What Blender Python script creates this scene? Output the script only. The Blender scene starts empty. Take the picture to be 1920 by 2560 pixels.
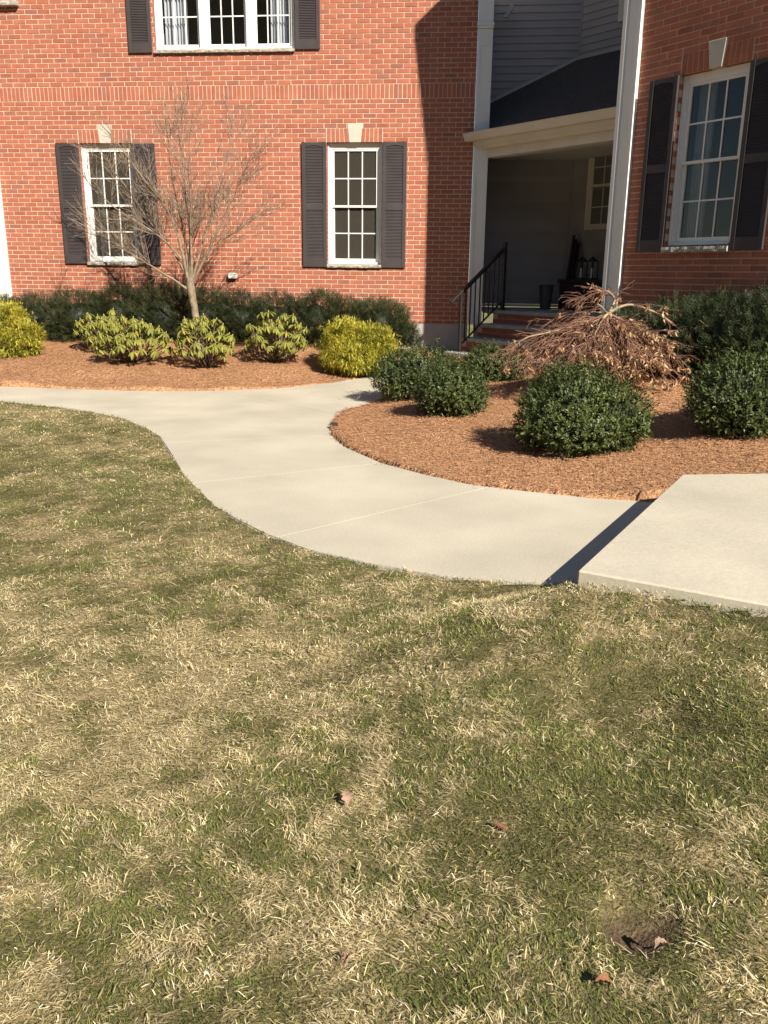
import bpy, bmesh, math
import numpy as np
from mathutils import Vector, Matrix

rng = np.random.default_rng(7)
SC = bpy.context.scene
COL = SC.collection

# ------------------------------------------------------------------ camera, sky, sun, exposure
PITCH, ROLL, YAW = math.radians(15.76), math.radians(0.65), math.radians(-5.65)
CAM = np.array([2.859, -13.816, 1.446])
FOCAL = 2099.78 / 2560.0            # focal length in picture heights
_f = np.array([math.sin(YAW) * math.cos(PITCH), math.cos(YAW) * math.cos(PITCH), -math.sin(PITCH)])
_r = np.array([math.cos(YAW), -math.sin(YAW), 0.0])
_u = np.cross(_r, _f)
RT = math.cos(ROLL) * _r + math.sin(ROLL) * _u
UP = -math.sin(ROLL) * _r + math.cos(ROLL) * _u
FW = _f
cam_d = bpy.data.cameras.new('camera')
cam = bpy.data.objects.new('camera', cam_d)
COL.objects.link(cam)
cam_d.sensor_fit = 'VERTICAL'
cam_d.sensor_height = 36.0
cam_d.lens = 36.0 * FOCAL
cam_d.clip_start = 0.05
cam_d.clip_end = 2000
cam.matrix_world = Matrix(((RT[0], UP[0], -FW[0], CAM[0]), (RT[1], UP[1], -FW[1], CAM[1]),
                           (RT[2], UP[2], -FW[2], CAM[2]), (0, 0, 0, 1)))
SC.camera = cam

SUN_AZ, SUN_EL = math.radians(-51.2), math.radians(36.5)
SUNV = Vector((math.cos(SUN_AZ) * math.cos(SUN_EL), math.sin(SUN_AZ) * math.cos(SUN_EL), math.sin(SUN_EL)))
world = bpy.data.worlds.new('World')
SC.world = world
world.use_nodes = True
wn = world.node_tree
sky = wn.nodes.new('ShaderNodeTexSky')
sky.sky_type = 'NISHITA'
sky.sun_disc = False
sky.sun_elevation = SUN_EL
sky.sun_rotation = math.radians(141.2)
sky.dust_density = 0.2
sky.air_density = 1.0
bg = wn.nodes['Background']
bg.inputs[1].default_value = 0.06
wn.links.new(sky.outputs[0], bg.inputs[0])
sl = bpy.data.lights.new('sun', 'SUN')
sl.energy = 5.0
sl.angle = math.radians(0.53)
sl.color = (1.0, 0.91, 0.76)
so = bpy.data.objects.new('sun', sl)
COL.objects.link(so)
so.location = (20, -25, 30)
so.rotation_euler = (-SUNV).to_track_quat('-Z', 'Y').to_euler()
SC.view_settings.view_transform = 'Standard'
SC.view_settings.look = 'None'
SC.view_settings.gamma = 1.0
SC.view_settings.exposure = 0.82
SC.cycles.max_bounces = 6
SC.cycles.transparent_max_bounces = 12

# ------------------------------------------------------------------ materials
MATS = {}


def nodes_of(name):
    m = bpy.data.materials.new(name)
    m.use_nodes = True
    nt = m.node_tree
    return m, nt, nt.nodes['Principled BSDF']


def N(nt, t, **kw):
    n = nt.nodes.new(t)
    for k, v in kw.items():
        setattr(n, k, v)
    return n


def mat(name, base, rough=0.7, var=0.15, scale=6.0, bump=0.0, bscale=80.0, spec=0.4, island=0.0, hue=None, attr=False,
        trans=0.0, detail=4.0, metallic=0.0, fine=0.0, fscale=250.0, stretch=None):
    """Principled material with noise driven tone, optional per-piece tone, bump and leaf translucency."""
    m, nt, p = nodes_of(name)
    L = nt.links.new
    tc = N(nt, 'ShaderNodeTexCoord')
    src = tc.outputs['Object']
    if stretch:
        mp = N(nt, 'ShaderNodeMapping')
        mp.inputs['Scale'].default_value = stretch
        L(src, mp.inputs[0])
        src = mp.outputs[0]
    nz = N(nt, 'ShaderNodeTexNoise')
    nz.inputs['Scale'].default_value = scale
    nz.inputs['Detail'].default_value = detail
    L(src, nz.inputs['Vector'])
    fac = N(nt, 'ShaderNodeMapRange')
    fac.inputs['From Min'].default_value = 0.3
    fac.inputs['From Max'].default_value = 0.7
    fac.inputs['To Min'].default_value = 1.0 - var
    fac.inputs['To Max'].default_value = 1.0 + var
    L(nz.outputs['Fac'], fac.inputs['Value'])
    out = fac.outputs[0]
    if fine:
        n2 = N(nt, 'ShaderNodeTexNoise')
        n2.inputs['Scale'].default_value = fscale
        n2.inputs['Detail'].default_value = 2
        L(src, n2.inputs['Vector'])
        f2 = N(nt, 'ShaderNodeMapRange')
        f2.inputs['From Min'].default_value = 0.3
        f2.inputs['From Max'].default_value = 0.7
        f2.inputs['To Min'].default_value = 1.0 - fine
        f2.inputs['To Max'].default_value = 1.0 + fine
        L(n2.outputs['Fac'], f2.inputs['Value'])
        mu = N(nt, 'ShaderNodeMath', operation='MULTIPLY')
        L(out, mu.inputs[0]); L(f2.outputs[0], mu.inputs[1])
        out = mu.outputs[0]
    if island:
        g = N(nt, 'ShaderNodeNewGeometry')
        oi = N(nt, 'ShaderNodeObjectInfo')
        ad = N(nt, 'ShaderNodeMath', operation='ADD')
        L(g.outputs['Random Per Island'], ad.inputs[0]); L(oi.outputs['Random'], ad.inputs[1])
        fr = N(nt, 'ShaderNodeMath', operation='FRACT')
        L(ad.outputs[0], fr.inputs[0])
        mr = N(nt, 'ShaderNodeMapRange')
        mr.inputs['To Min'].default_value = 1.0 - island
        mr.inputs['To Max'].default_value = 1.0 + island
        L(fr.outputs[0], mr.inputs['Value'])
        mu = N(nt, 'ShaderNodeMath', operation='MULTIPLY')
        L(out, mu.inputs[0]); L(mr.outputs[0], mu.inputs[1])
        out = mu.outputs[0]
    if attr:
        at = N(nt, 'ShaderNodeAttribute')
        at.attribute_name = 'Col'
        csrc = at.outputs['Color']
    elif hue is not None:
        g = N(nt, 'ShaderNodeNewGeometry')
        oi = N(nt, 'ShaderNodeObjectInfo')
        ad = N(nt, 'ShaderNodeMath', operation='ADD')
        L(g.outputs['Random Per Island'], ad.inputs[0]); L(oi.outputs['Random'], ad.inputs[1])
        m7 = N(nt, 'ShaderNodeMath', operation='MULTIPLY')
        L(ad.outputs[0], m7.inputs[0]); m7.inputs[1].default_value = 7.31
        fr = N(nt, 'ShaderNodeMath', operation='FRACT')
        L(m7.outputs[0], fr.inputs[0])
        rp = N(nt, 'ShaderNodeValToRGB')
        L(fr.outputs[0], rp.inputs[0])
        e = rp.color_ramp.elements
        e[0].color = (*base, 1); e[0].position = 0.0
        e[1].color = (*base, 1); e[1].position = 1.0
        for pos, c in hue:
            x = e.new(pos); x.color = (*c, 1)
        csrc = rp.outputs[0]
    else:
        rgb = N(nt, 'ShaderNodeRGB')
        rgb.outputs[0].default_value = (*base, 1)
        csrc = rgb.outputs[0]
    sc = N(nt, 'ShaderNodeVectorMath', operation='SCALE')
    L(csrc, sc.inputs[0]); L(out, sc.inputs['Scale'])
    L(sc.outputs[0], p.inputs['Base Color'])
    p.inputs['Roughness'].default_value = rough
    p.inputs['Specular IOR Level'].default_value = spec
    p.inputs['Metallic'].default_value = metallic
    if bump:
        nb = N(nt, 'ShaderNodeTexNoise')
        nb.inputs['Scale'].default_value = bscale
        nb.inputs['Detail'].default_value = 5
        L(src, nb.inputs['Vector'])
        bp = N(nt, 'ShaderNodeBump')
        bp.inputs['Strength'].default_value = 1.0
        bp.inputs['Distance'].default_value = bump
        L(nb.outputs['Fac'], bp.inputs['Height'])
        L(bp.outputs[0], p.inputs['Normal'])
    if trans:
        tr = N(nt, 'ShaderNodeBsdfTranslucent')
        L(sc.outputs[0], tr.inputs['Color'])
        mx = N(nt, 'ShaderNodeMixShader')
        mx.inputs[0].default_value = trans
        L(p.outputs[0], mx.inputs[1]); L(tr.outputs[0], mx.inputs[2])
        L(mx.outputs[0], nt.nodes['Material Output'].inputs['Surface'])
    MATS[name] = m
    return m


def glass_mat(name, tint):
    m, nt, p = nodes_of(name)
    L = nt.links.new
    nt.nodes.remove(p)
    tr = N(nt, 'ShaderNodeBsdfTransparent'); tr.inputs[0].default_value = (*tint, 1)
    gl = N(nt, 'ShaderNodeBsdfGlossy'); gl.inputs['Roughness'].default_value = 0.02
    nz = N(nt, 'ShaderNodeTexNoise'); nz.inputs['Scale'].default_value = 1.6
    tc = N(nt, 'ShaderNodeTexCoord'); L(tc.outputs['Object'], nz.inputs['Vector'])
    bp = N(nt, 'ShaderNodeBump'); bp.inputs['Distance'].default_value = 0.004
    L(nz.outputs['Fac'], bp.inputs['Height']); L(bp.outputs[0], gl.inputs['Normal'])
    fr = N(nt, 'ShaderNodeFresnel')
    ge = N(nt, 'ShaderNodeNewGeometry')
    ir = N(nt, 'ShaderNodeMapRange')          # same reflectance from both sides of the pane
    ir.inputs['To Min'].default_value = 1.55; ir.inputs['To Max'].default_value = 1 / 1.55
    L(ge.outputs['Backfacing'], ir.inputs['Value']); L(ir.outputs[0], fr.inputs['IOR'])
    mx = N(nt, 'ShaderNodeMixShader')
    L(fr.outputs[0], mx.inputs[0]); L(tr.outputs[0], mx.inputs[1]); L(gl.outputs[0], mx.inputs[2])
    L(mx.outputs[0], nt.nodes['Material Output'].inputs['Surface'])
    MATS[name] = m
    return m


BRICK_HUE = [(0.18, (0.41, 0.142, 0.088)), (0.36, (0.37, 0.118, 0.072)), (0.55, (0.40, 0.136, 0.080)),
             (0.72, (0.38, 0.142, 0.092)), (0.90, (0.36, 0.118, 0.078)), (0.965, (0.29, 0.120, 0.088))]
mat('brick', (0.39, 0.130, 0.080), 0.85, 0.10, 9, 0.0025, 160, 0.25, island=0.07, hue=BRICK_HUE, fine=0.10)
mat('mortar', (0.62, 0.51, 0.40), 0.95, 0.12, 5, 0.003, 120, 0.1, fine=0.1)
mat('white_paint', (0.80, 0.79, 0.77), 0.45, 0.03, 3, 0.0004, 60, 0.4)
mat('cream_trim', (0.66, 0.62, 0.54), 0.5, 0.05, 3, 0.0005, 60, 0.4)
mat('shutter_paint', (0.060, 0.050, 0.052), 0.5, 0.10, 5, 0.0006, 90, 0.35)
mat('keystone_cast', (0.54, 0.49, 0.42), 0.9, 0.06, 12, 0.0015, 200, 0.2)
mat('sill_stone', (0.40, 0.37, 0.32), 0.9, 0.25, 14, 0.012, 40, 0.2, fine=0.15)
mat('foundation_concrete', (0.40, 0.39, 0.37), 0.9, 0.12, 4, 0.002, 90, 0.2, fine=0.08)
mat('concrete', (0.475, 0.437, 0.357), 0.9, 0.13, 1.3, 0.001, 170, 0.2, fine=0.08, fscale=70, detail=9)
mat('siding_paint', (0.34, 0.32, 0.32), 0.6, 0.06, 3, 0.0006, 70, 0.3, island=0.06)
mat('shingles', (0.075, 0.064, 0.058), 0.95, 0.3, 30, 0.003, 90, 0.2, fine=0.3)
mat('flashing', (0.42, 0.43, 0.44), 0.5, 0.08, 4)
mat('bluestone', (0.33, 0.32, 0.315), 0.85, 0.15, 6, 0.003, 60, 0.25, fine=0.1)
mat('railing_metal', (0.022, 0.020, 0.021), 0.45, 0.1, 8, 0, 1, 0.5)
mat('room_wall', (0.26, 0.23, 0.19), 0.9, 0.1, 2)
mat('curtain', (0.74, 0.76, 0.80), 0.9, 0.06, 4, trans=0.35)
mat('soil', (0.12, 0.085, 0.055), 0.95, 0.3, 12, 0.01, 40, 0.1)
mat('mulch_bed', (0.40, 0.222, 0.122), 0.95, 0.35, 30, 0.02, 55, 0.1, fine=0.35, fscale=120)
mat('mulch_chips', (0.3, 0.12, 0.05), 0.9, 0.0, 1, spec=0.15, attr=True)
mat('thatch', (0.3, 0.25, 0.13), 0.95, 0.25, 45, 0.01, 130, 0.1, attr=True, fine=0.35, fscale=160)
mat('grass_blades', (0.2, 0.2, 0.1), 0.75, 0.0, 1, spec=0.2, attr=True, trans=0.12)
mat('ground_turf', (0.17, 0.16, 0.075), 0.95, 0.3, 1.2, 0.02, 20, 0.1)
mat('leaf', (0.05, 0.08, 0.03), 0.55, 0.0, 1, spec=0.35, attr=True, trans=0.18)
mat('glossy_leaf', (0.05, 0.08, 0.03), 0.42, 0.0, 1, spec=0.4, attr=True, trans=0.14)
mat('rhodo_leaf', (0.05, 0.08, 0.03), 0.55, 0.0, 1, spec=0.25, attr=True, trans=0.22)
mat('dry_leaf', (0.4, 0.25, 0.12), 0.8, 0.0, 1, spec=0.2, attr=True, trans=0.3)
mat('bark', (0.255, 0.20, 0.145), 0.9, 0.35, 14, 0.006, 60, 0.15, fine=0.2)
mat('twig', (0.29, 0.225, 0.17), 0.85, 0.2, 8, 0, 1, 0.2)
mat('maple_bark', (0.36, 0.29, 0.19), 0.9, 0.3, 16, 0.003, 60, 0.15)
mat('red_twig', (0.23, 0.125, 0.09), 0.8, 0.25, 8, 0, 1, 0.2)
mat('shrub_wood', (0.17, 0.125, 0.085), 0.9, 0.3, 14, 0.002, 60, 0.15)
mat('white_plastic', (0.82, 0.81, 0.78), 0.4, 0.02, 5)
mat('dark_wood', (0.035, 0.024, 0.02), 0.6, 0.25, 10)
mat('dark_plastic', (0.03, 0.03, 0.03), 0.5, 0.1, 8)
mat('candle_wax', (0.80, 0.77, 0.70), 0.5, 0.03, 8)
mat('bucket_metal', (0.10, 0.098, 0.10), 0.5, 0.15, 8, metallic=0.3)
mat('bark_chip', (0.24, 0.11, 0.065), 0.85, 0.25, 40, 0.002, 120, 0.2)
mat('oak_leaf', (0.40, 0.27, 0.20), 0.8, 0.2, 30, 0.001, 120, 0.2, trans=0.2)
glass_mat('glass', (0.72, 0.74, 0.73))
glass_mat('clear_glass', (0.88, 0.9, 0.92))
_sg = glass_mat('screened_glass', (0.72, 0.74, 0.73))      # panes behind a fine insect screen
_nt = _sg.node_tree
_out = _nt.nodes['Material Output']
_df = N(_nt, 'ShaderNodeBsdfDiffuse'); _df.inputs[0].default_value = (0.085, 0.074, 0.062, 1)
_mx = N(_nt, 'ShaderNodeMixShader'); _mx.inputs[0].default_value = 0.55
_nt.links.new(_out.inputs['Surface'].links[0].from_socket, _mx.inputs[1]); _nt.links.new(_df.outputs[0], _mx.inputs[2])
_nt.links.new(_mx.outputs[0], _out.inputs['Surface'])


# ------------------------------------------------------------------ builders
def link(name, me, m, parent=None):
    if m is not None and not me.materials:
        me.materials.append(MATS[m] if isinstance(m, str) else m)
    o = bpy.data.objects.new(name, me)
    COL.objects.link(o)
    if parent is not None:
        o.parent = parent
        o.matrix_parent_inverse = Matrix.Translation(-parent.location) if parent.type == 'EMPTY' else Matrix()
    return o


def tag(o, label=None, cat=None, group=None, kind=None):
    if label: o['label'] = label
    if cat: o['category'] = cat
    if group: o['group'] = group
    if kind: o['kind'] = kind
    return o


def thing(name, label, cat, loc=(0, 0, 0), group=None):
    o = bpy.data.objects.new(name, None)
    o.empty_display_size = 0.1
    COL.objects.link(o)
    o.location = loc
    return tag(o, label, cat, group)


class Frame:
    """Local wall frame: t along the wall, d outwards, z up."""
    def __init__(s, O, u, o):
        s.O, s.u, s.o = np.array(O, float), np.array(u, float), np.array(o, float)

    def p(s, t, d, z):
        q = s.O + s.u * t + s.o * d
        return (q[0], q[1], z)


MAIN = Frame((0, 0), (1, 0), (0, -1))
WA = math.radians(-50.7)
WING = Frame((4.819, -3.296), (math.cos(WA), math.sin(WA)), (math.sin(WA), -math.cos(WA)))
PA = math.radians(-46)
PORCH = Frame((0, 0), (math.cos(PA), math.sin(PA)), (-math.sin(PA), math.cos(PA)))   # d = depth into the house
FACET = Frame((0, 1.3), (1, 0), (0, -1))                                             # recessed siding beside the main wall
RFACET = Frame(np.array([-math.sin(PA), math.cos(PA)]) * 4.07, (math.cos(PA), math.sin(PA)), (math.sin(PA), -math.cos(PA)))
WORLD = Frame((0, 0), (1, 0), (0, 1))


class MB:
    def __init__(s):
        s.v, s.f = [], []

    def box(s, F, t0, t1, d0, d1, z0, z1, jit=0.0):
        i = len(s.v)
        for t, d, z in ((t0, d0, z0), (t1, d0, z0), (t1, d1, z0), (t0, d1, z0), (t0, d0, z1), (t1, d0, z1), (t1, d1, z1), (t0, d1, z1)):
            if jit:
                d = d + rng.uniform(-jit, jit); z = z + rng.uniform(-jit, jit) * .5
            s.v.append(F.p(t, d, z))
        s.f += [tuple(i + k for k in q) for q in ((0, 3, 2, 1), (4, 5, 6, 7), (0, 1, 5, 4), (1, 2, 6, 5), (2, 3, 7, 6), (3, 0, 4, 7))]
        return s

    def prism(s, F, poly, d0, d1):
        """poly: (t, z) outline extruded from depth d0 to d1"""
        i = len(s.v); n = len(poly)
        for d in (d0, d1):
            for t, z in poly:
                s.v.append(F.p(t, d, z))
        s.f.append(tuple(range(i, i + n))); s.f.append(tuple(range(i + 2 * n - 1, i + n - 1, -1)))
        for k in range(n):
            a, b = i + k, i + (k + 1) % n
            s.f.append((a, b, b + n, a + n))
        return s

    def slab(s, poly, zt, zb):
        """plan polygon (x, y) with top and bottom heights (numbers or functions)"""
        i = len(s.v); n = len(poly)
        ft = zt if callable(zt) else (lambda x, y: zt)
        fb = zb if callable(zb) else (lambda x, y: zb)
        for x, y in poly: s.v.append((x, y, ft(x, y)))
        for x, y in poly: s.v.append((x, y, fb(x, y)))
        s.f.append(tuple(range(i, i + n))); s.f.append(tuple(range(i + 2 * n - 1, i + n - 1, -1)))
        for k in range(n):
            a, b = i + k, i + (k + 1) % n
            s.f.append((a, b, b + n, a + n))
        return s

    def quad(s, *pts):
        i = len(s.v); s.v += [tuple(p) for p in pts]; s.f.append(tuple(range(i, i + len(pts)))); return s

    def extrude_path(s, F, prof, t0, t1):
        """profile (d, z) swept along t"""
        i = len(s.v); n = len(prof)
        for t in (t0, t1):
            for d, z in prof: s.v.append(F.p(t, d, z))
        s.f.append(tuple(range(i, i + n))); s.f.append(tuple(range(i + 2 * n - 1, i + n - 1, -1)))
        for k in range(n):
            a, b = i + k, i + (k + 1) % n
            s.f.append((a, b, b + n, a + n))
        return s

    def build(s, name, m, parent=None, recalc=True, bevel=0.0):
        me = bpy.data.meshes.new(name)
        me.from_pydata([tuple(map(float, v)) for v in s.v], [], s.f)
        if recalc or bevel:
            bm = bmesh.new(); bm.from_mesh(me)
            bmesh.ops.recalc_face_normals(bm, faces=bm.faces)
            if bevel:
                es = [e for e in bm.edges if len(e.link_faces) == 2 and e.calc_face_angle(0) > 0.6]
                bmesh.ops.bevel(bm, geom=es, offset=bevel, segments=1, affect='EDGES', clamp_overlap=True)
            bm.to_mesh(me); bm.free()
        return link(name, me, m, parent)


def npmesh(name, V, T, m, parent=None, col=None, smooth=False):
    V = np.asarray(V, np.float32); T = np.asarray(T, np.int32)
    me = bpy.data.meshes.new(name)
    n, k = T.shape
    me.vertices.add(len(V)); me.vertices.foreach_set('co', V.ravel())
    me.loops.add(n * k); me.loops.foreach_set('vertex_index', T.ravel())
    me.polygons.add(n); me.polygons.foreach_set('loop_start', np.arange(0, n * k, k, dtype=np.int32))
    if smooth:
        me.polygons.foreach_set('use_smooth', np.ones(n, dtype=bool))
    me.update(calc_edges=True)
    if col is not None:
        ca = me.color_attributes.new('Col', 'FLOAT_COLOR', 'POINT')
        c4 = np.ones((len(V), 4), np.float32); c4[:, :3] = col
        ca.data.foreach_set('color', c4.ravel())
    return link(name, me, m, parent)


def unit(a):
    return a / np.maximum(np.linalg.norm(a, axis=-1, keepdims=True), 1e-9)


def hash3(i, seed):
    h = (i[..., 0] * 374761393 + i[..., 1] * 668265263 + i[..., 2] * 2147483647 + seed * 974634777) & 0xffffffff
    h = ((h ^ (h >> 13)) * 1274126177) & 0xffffffff
    h = ((h ^ (h >> 16)) * 2246822519) & 0xffffffff
    return ((h ^ (h >> 15)) & 0xffffff) / float(0xffffff)


def noise(P, freq, seed=0, octaves=2):
    P = np.asarray(P, float)
    if P.shape[-1] == 2:
        P = np.concatenate([P, np.zeros(P.shape[:-1] + (1,))], -1)
    out = 0; amp = 1; tot = 0
    for o in range(octaves):
        Q = P * freq * 2 ** o + 37.3 * o + 1000
        i = np.floor(Q).astype(np.int64); f = Q - i; f = f * f * (3 - 2 * f)
        r = 0
        for a in (0, 1):
            for b in (0, 1):
                for c in (0, 1):
                    w = (f[..., 0] if a else 1 - f[..., 0]) * (f[..., 1] if b else 1 - f[..., 1]) * (f[..., 2] if c else 1 - f[..., 2])
                    r = r + w * hash3(i + np.array([a, b, c]), seed + o)
        out = out + amp * r; tot += amp; amp *= 0.5
    return out / tot


def inpoly(P, poly):
    x, y = P[:, 0], P[:, 1]
    ins = np.zeros(len(P), bool)
    n = len(poly)
    for k in range(n):
        x0, y0 = poly[k]; x1, y1 = poly[(k + 1) % n]
        c = ((y0 > y) != (y1 > y))
        with np.errstate(divide='ignore', invalid='ignore'):
            ins ^= c & (x < (x1 - x0) * (y - y0) / (y1 - y0 + 1e-12) + x0)
    return ins


def idw(P, L):
    w = 0; s = 0
    for a, b, c in L:
        k = 1.0 / ((P[:, 0] - a) ** 2 + (P[:, 1] - b) ** 2 + .05) ** 1.5
        w = w + k; s = s + c * k
    return s / w


def pix(P):
    """normalised picture position, used only to rank which bricks show largest and where the lawn needs blades"""
    q = np.asarray(P, float) - CAM
    z = q @ FW
    return 0.5 + (q @ RT) / z * FOCAL * 4 / 3, 0.5 - (q @ UP) / z * FOCAL, z


# ------------------------------------------------------------------ plan outlines (x, y)
EDGE_L = [(-9, -3.2), (-5, -3.4), (-3.19, -3.45), (-2.29, -3.52), (-1.41, -3.55), (-.82, -3.48), (-.28, -3.30), (.39, -3.05), (1.04, -2.6), (1.48, -2.05), (2.0, -1.4), (2.46, -.84)]
LAWN_E = [(-9, -4.1), (-5, -4.25), (-2.52, -4.64), (-1.72, -4.9), (-1.27, -5.14), (-.75, -5.49), (-.22, -6.07), (.08, -6.5), (.4, -7.14), (.74, -7.84), (1.02, -8.33), (1.25, -8.72), (1.47, -8.99), (1.73, -9.27), (2.02, -9.52), (2.29, -9.66), (2.56, -9.76), (2.76, -9.85), (2.95, -9.89), (3.14, -9.92), (3.50, -9.95)]
EDGE_R = [(3.41, -2.13), (2.7, -2.9), (1.92, -3.78), (1.52, -4.6), (1.455, -4.95), (1.50, -5.65), (1.60, -6.16), (1.80, -6.68), (2.2, -7.29), (2.53, -7.62), (2.89, -7.9), (3.24, -8.03), (3.74, -8.18), (4.29, -8.22)]
J3 = ((1.80, -9.33), (3.031, -7.96)); J2 = ((.91, -8.15), (2.19, -7.29)); J1 = ((.20, -6.74), (1.60, -6.16)); J0 = ((-.28, -3.30), (1.455, -4.95)); JL = ((-.95, -5.36), (-.40, -3.36))
SLAB_H = 0.25


def insert(L, p):
    best = min(range(len(L) - 1), key=lambda k: math.dist(L[k], p) + math.dist(p, L[k + 1]) - math.dist(L[k], L[k + 1]))
    L.insert(best + 1, tuple(p))


for _j in (JL[0], J1[0], J2[0], J3[0]): insert(LAWN_E, _j)
for _j in (J3[1], J2[1], J1[1]): insert(EDGE_R, _j)
insert(EDGE_L, JL[1])


def between(L, a, b):
    """points of polyline L strictly between the projections of a and b, in order from a to b"""
    P = np.array(L)
    ia = np.argmin(np.hypot(*(P - a).T)); ib = np.argmin(np.hypot(*(P - b).T))
    if ia <= ib: seg = [tuple(P[k]) for k in range(ia, ib + 1)]
    else: seg = [tuple(P[k]) for k in range(ia, ib - 1, -1)]
    return [q for q in seg if min(math.dist(q, a), math.dist(q, b)) > 0.05]


LEFT_BED = [(-9, -3.2)] + EDGE_L[1:] + [(2.52, -.62), (2.95, .06), (-9, .06)]
RIGHT_BED = EDGE_R + [(4.24, -8.50), (5.0, -8.32), (7.6, -7.76), (8.0, -6.9), (4.45, -2.95), (3.9, -2.62)]
LB = [(-8, -3.2, .02), (-6, -3.4, .02), (-4, -3.5, .02), (-2, -3.5, .02), (-.5, -3.4, .02), (.4, -3.1, .02), (1.0, -2.6, .03), (1.5, -2.0, .05), (2.1, -1.3, .10), (2.45, -.8, .14), (2.1, 0, .3), (1.3, -.6, .36), (0, -.7, .42), (-2, -.7, .42), (-4.5, -.7, .42), (-6, -.7, .42), (0, 0, .45), (-3, 0, .45), (-5, 0, .45), (0, -2, .21), (-2, -2.1, .22), (-4, -2.3, .22), (1.2, -1.6, .19), (-6, -2.2, .22)]
RB = [(x, y, .02) for x, y in EDGE_R[3:-1]] + [(2.2, -3.6, .06), (3.0, -2.7, .13), (3.7, -2.45, .14), (4.3, -3.1, .30), (4.1, -4.1, .40), (5.0, -4.6, .47), (5.6, -4.2, .48), (6.5, -5.5, .47), (3.8, -6.9, .12), (5.3, -6.7, .25), (4.30, -8.35, .07), (4.45, -8.3, .12), (4.8, -8.3, .21), (5.2, -8.2, .24), (6.5, -7.9, .24), (3, -5, .16), (7.5, -6.9, .3), (2.7, -6.2, .09)]


def hbL(x, y): return float(idw(np.array([[x, y]]), LB)[0])
def hbR(x, y): return float(idw(np.array([[x, y]]), RB)[0])


LAWN_C = [(-6, -5, -.01), (-2, -5.5, -.01), (0, -7, -.01), (1.5, -9.5, -.01), (2.9, -10.1, 0), (2.3, -9.72, -.02), (2.6, -9.84, -.02), (2.9, -9.95, -.02), (3.18, -10.0, -.015), (3.38, -10.45, .205), (3.55, -10.52, .22), (3.7, -10.60, .225), (3.9, -10.68, .23), (4.1, -10.78, .24), (3.5, -10.9, .17), (3.9, -11.1, .19), (5, -11.25, .24), (6.5, -12.0, .24), (3.4, -11.3, .03), (4.3, -11.8, .10), (2.2, -10.8, .0), (2.6, -12.2, 0), (0, -10, 0), (-3, -9, 0), (3.3, -12.6, 0.02), (5, -13, .06), (0, -13, 0), (-5, -12, 0), (7, -14, .08)]
LAWN_POLY = LAWN_E[:-1] + [(3.40, -9.98), (3.35, -10.12), (3.352, -10.39), (4.030, -10.69), (6.5, -11.79), (9, -12.9), (9, -16.5), (-9, -16.5)]

# ------------------------------------------------------------------ ground, lawn, path, beds
g = MB().quad((-120, -120, -.14), (120, -120, -.14), (120, 160, -.14), (-120, 160, -.14)).build('ground', 'ground_turf')
tag(g, 'flat turf ground running out around the house', 'ground', kind='structure')

HOLE = np.array([3.285, -12.19])


def greenness(P):
    """0 straw .. 1 green: where the turf is alive"""
    a = noise(P, 0.55, 11, 3); b = noise(P, 2.6, 12, 3)
    c_ = noise(P, 8.0, 13, 2)
    e_ = noise(P, 26.0, 14, 2)
    gq = 0.68 + 0.55 * (a - 0.5) + 0.95 * (b - 0.5) + 1.2 * (c_ - .5) + 1.5 * (e_ - .5)
    gq = gq + .11 * np.tanh((P[:, 0] - 2.45) / .5) * (P[:, 1] < -10.6)
    x, y = P[:, 0], P[:, 1]
    gq = gq - 0.36 * np.exp(-(((x + 1.7) / 1.0) ** 2 + ((y + 5.35) / .45) ** 2))      # pale tip beside the path
    gq = gq - 0.20 * np.exp(-(((x - 2.0) / .5) ** 2 + ((y + 11.7) / 1.0) ** 2)) - .16 * np.exp(-(((x - 1.2) / .6) ** 2 + ((y + 10.2) / .7) ** 2))
    gq = gq + 0.20 * np.exp(-(((x - 3.6) / .5) ** 2 + ((y + 11.6) / .6) ** 2))
    gq = gq + 0.08 * np.exp(-(((x - 1.6) / 1.6) ** 2 + ((y + 9.9) / .8) ** 2))
    return np.clip(gq, 0, 1)


xs = np.arange(-9, 9.01, .06); ys = np.arange(-16.5, -3.9, .06)
GX, GY = np.meshgrid(xs, ys); PG = np.stack([GX.ravel(), GY.ravel()], 1)


def lawn_z(P):
    z = idw(P, LAWN_C) + 0.03 * (noise(P, 1.1, 3, 2) - .5) + .02 * (noise(P, 6, 5, 2) - .5)
    dh = np.hypot((P[:, 0] - HOLE[0]) / .075, (P[:, 1] - HOLE[1]) / .06)
    return z - .07 * np.exp(-dh ** 2)


zl = lawn_z(PG)
zl = np.where(inpoly(PG, LAWN_POLY), zl, np.minimum(zl, -.03))
nx, ny = len(xs), len(ys)
ii = (np.arange(ny - 1)[:, None] * nx + np.arange(nx - 1)[None]).ravel()
quads = np.stack([ii, ii + 1, ii + 1 + nx, ii + nx], 1)
gr = greenness(PG)
straw = np.array([.30, .235, .125]); olive = np.array([.055, .058, .020])
cl = straw * (1 - gr[:, None] * .75) + olive * gr[:, None] * .75
dh = np.hypot((PG[:, 0] - HOLE[0]) / .09, (PG[:, 1] - HOLE[1]) / .07)
cl = np.where((dh < 1)[:, None], np.array([.10, .07, .045]), cl)
lawn = npmesh('lawn', np.c_[PG, zl], quads, 'thatch', None, cl, True)
tag(lawn, 'patchy late winter lawn, part straw coloured and part green', 'lawn', kind='structure')

# concrete path in panels
PATH_NC = lambda x, y: .719 * x + .695 * y


def path_z(x, y):
    return .14 * min(1, max(0, (PATH_NC(x, y) + 2.0) / 3.0))


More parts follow.
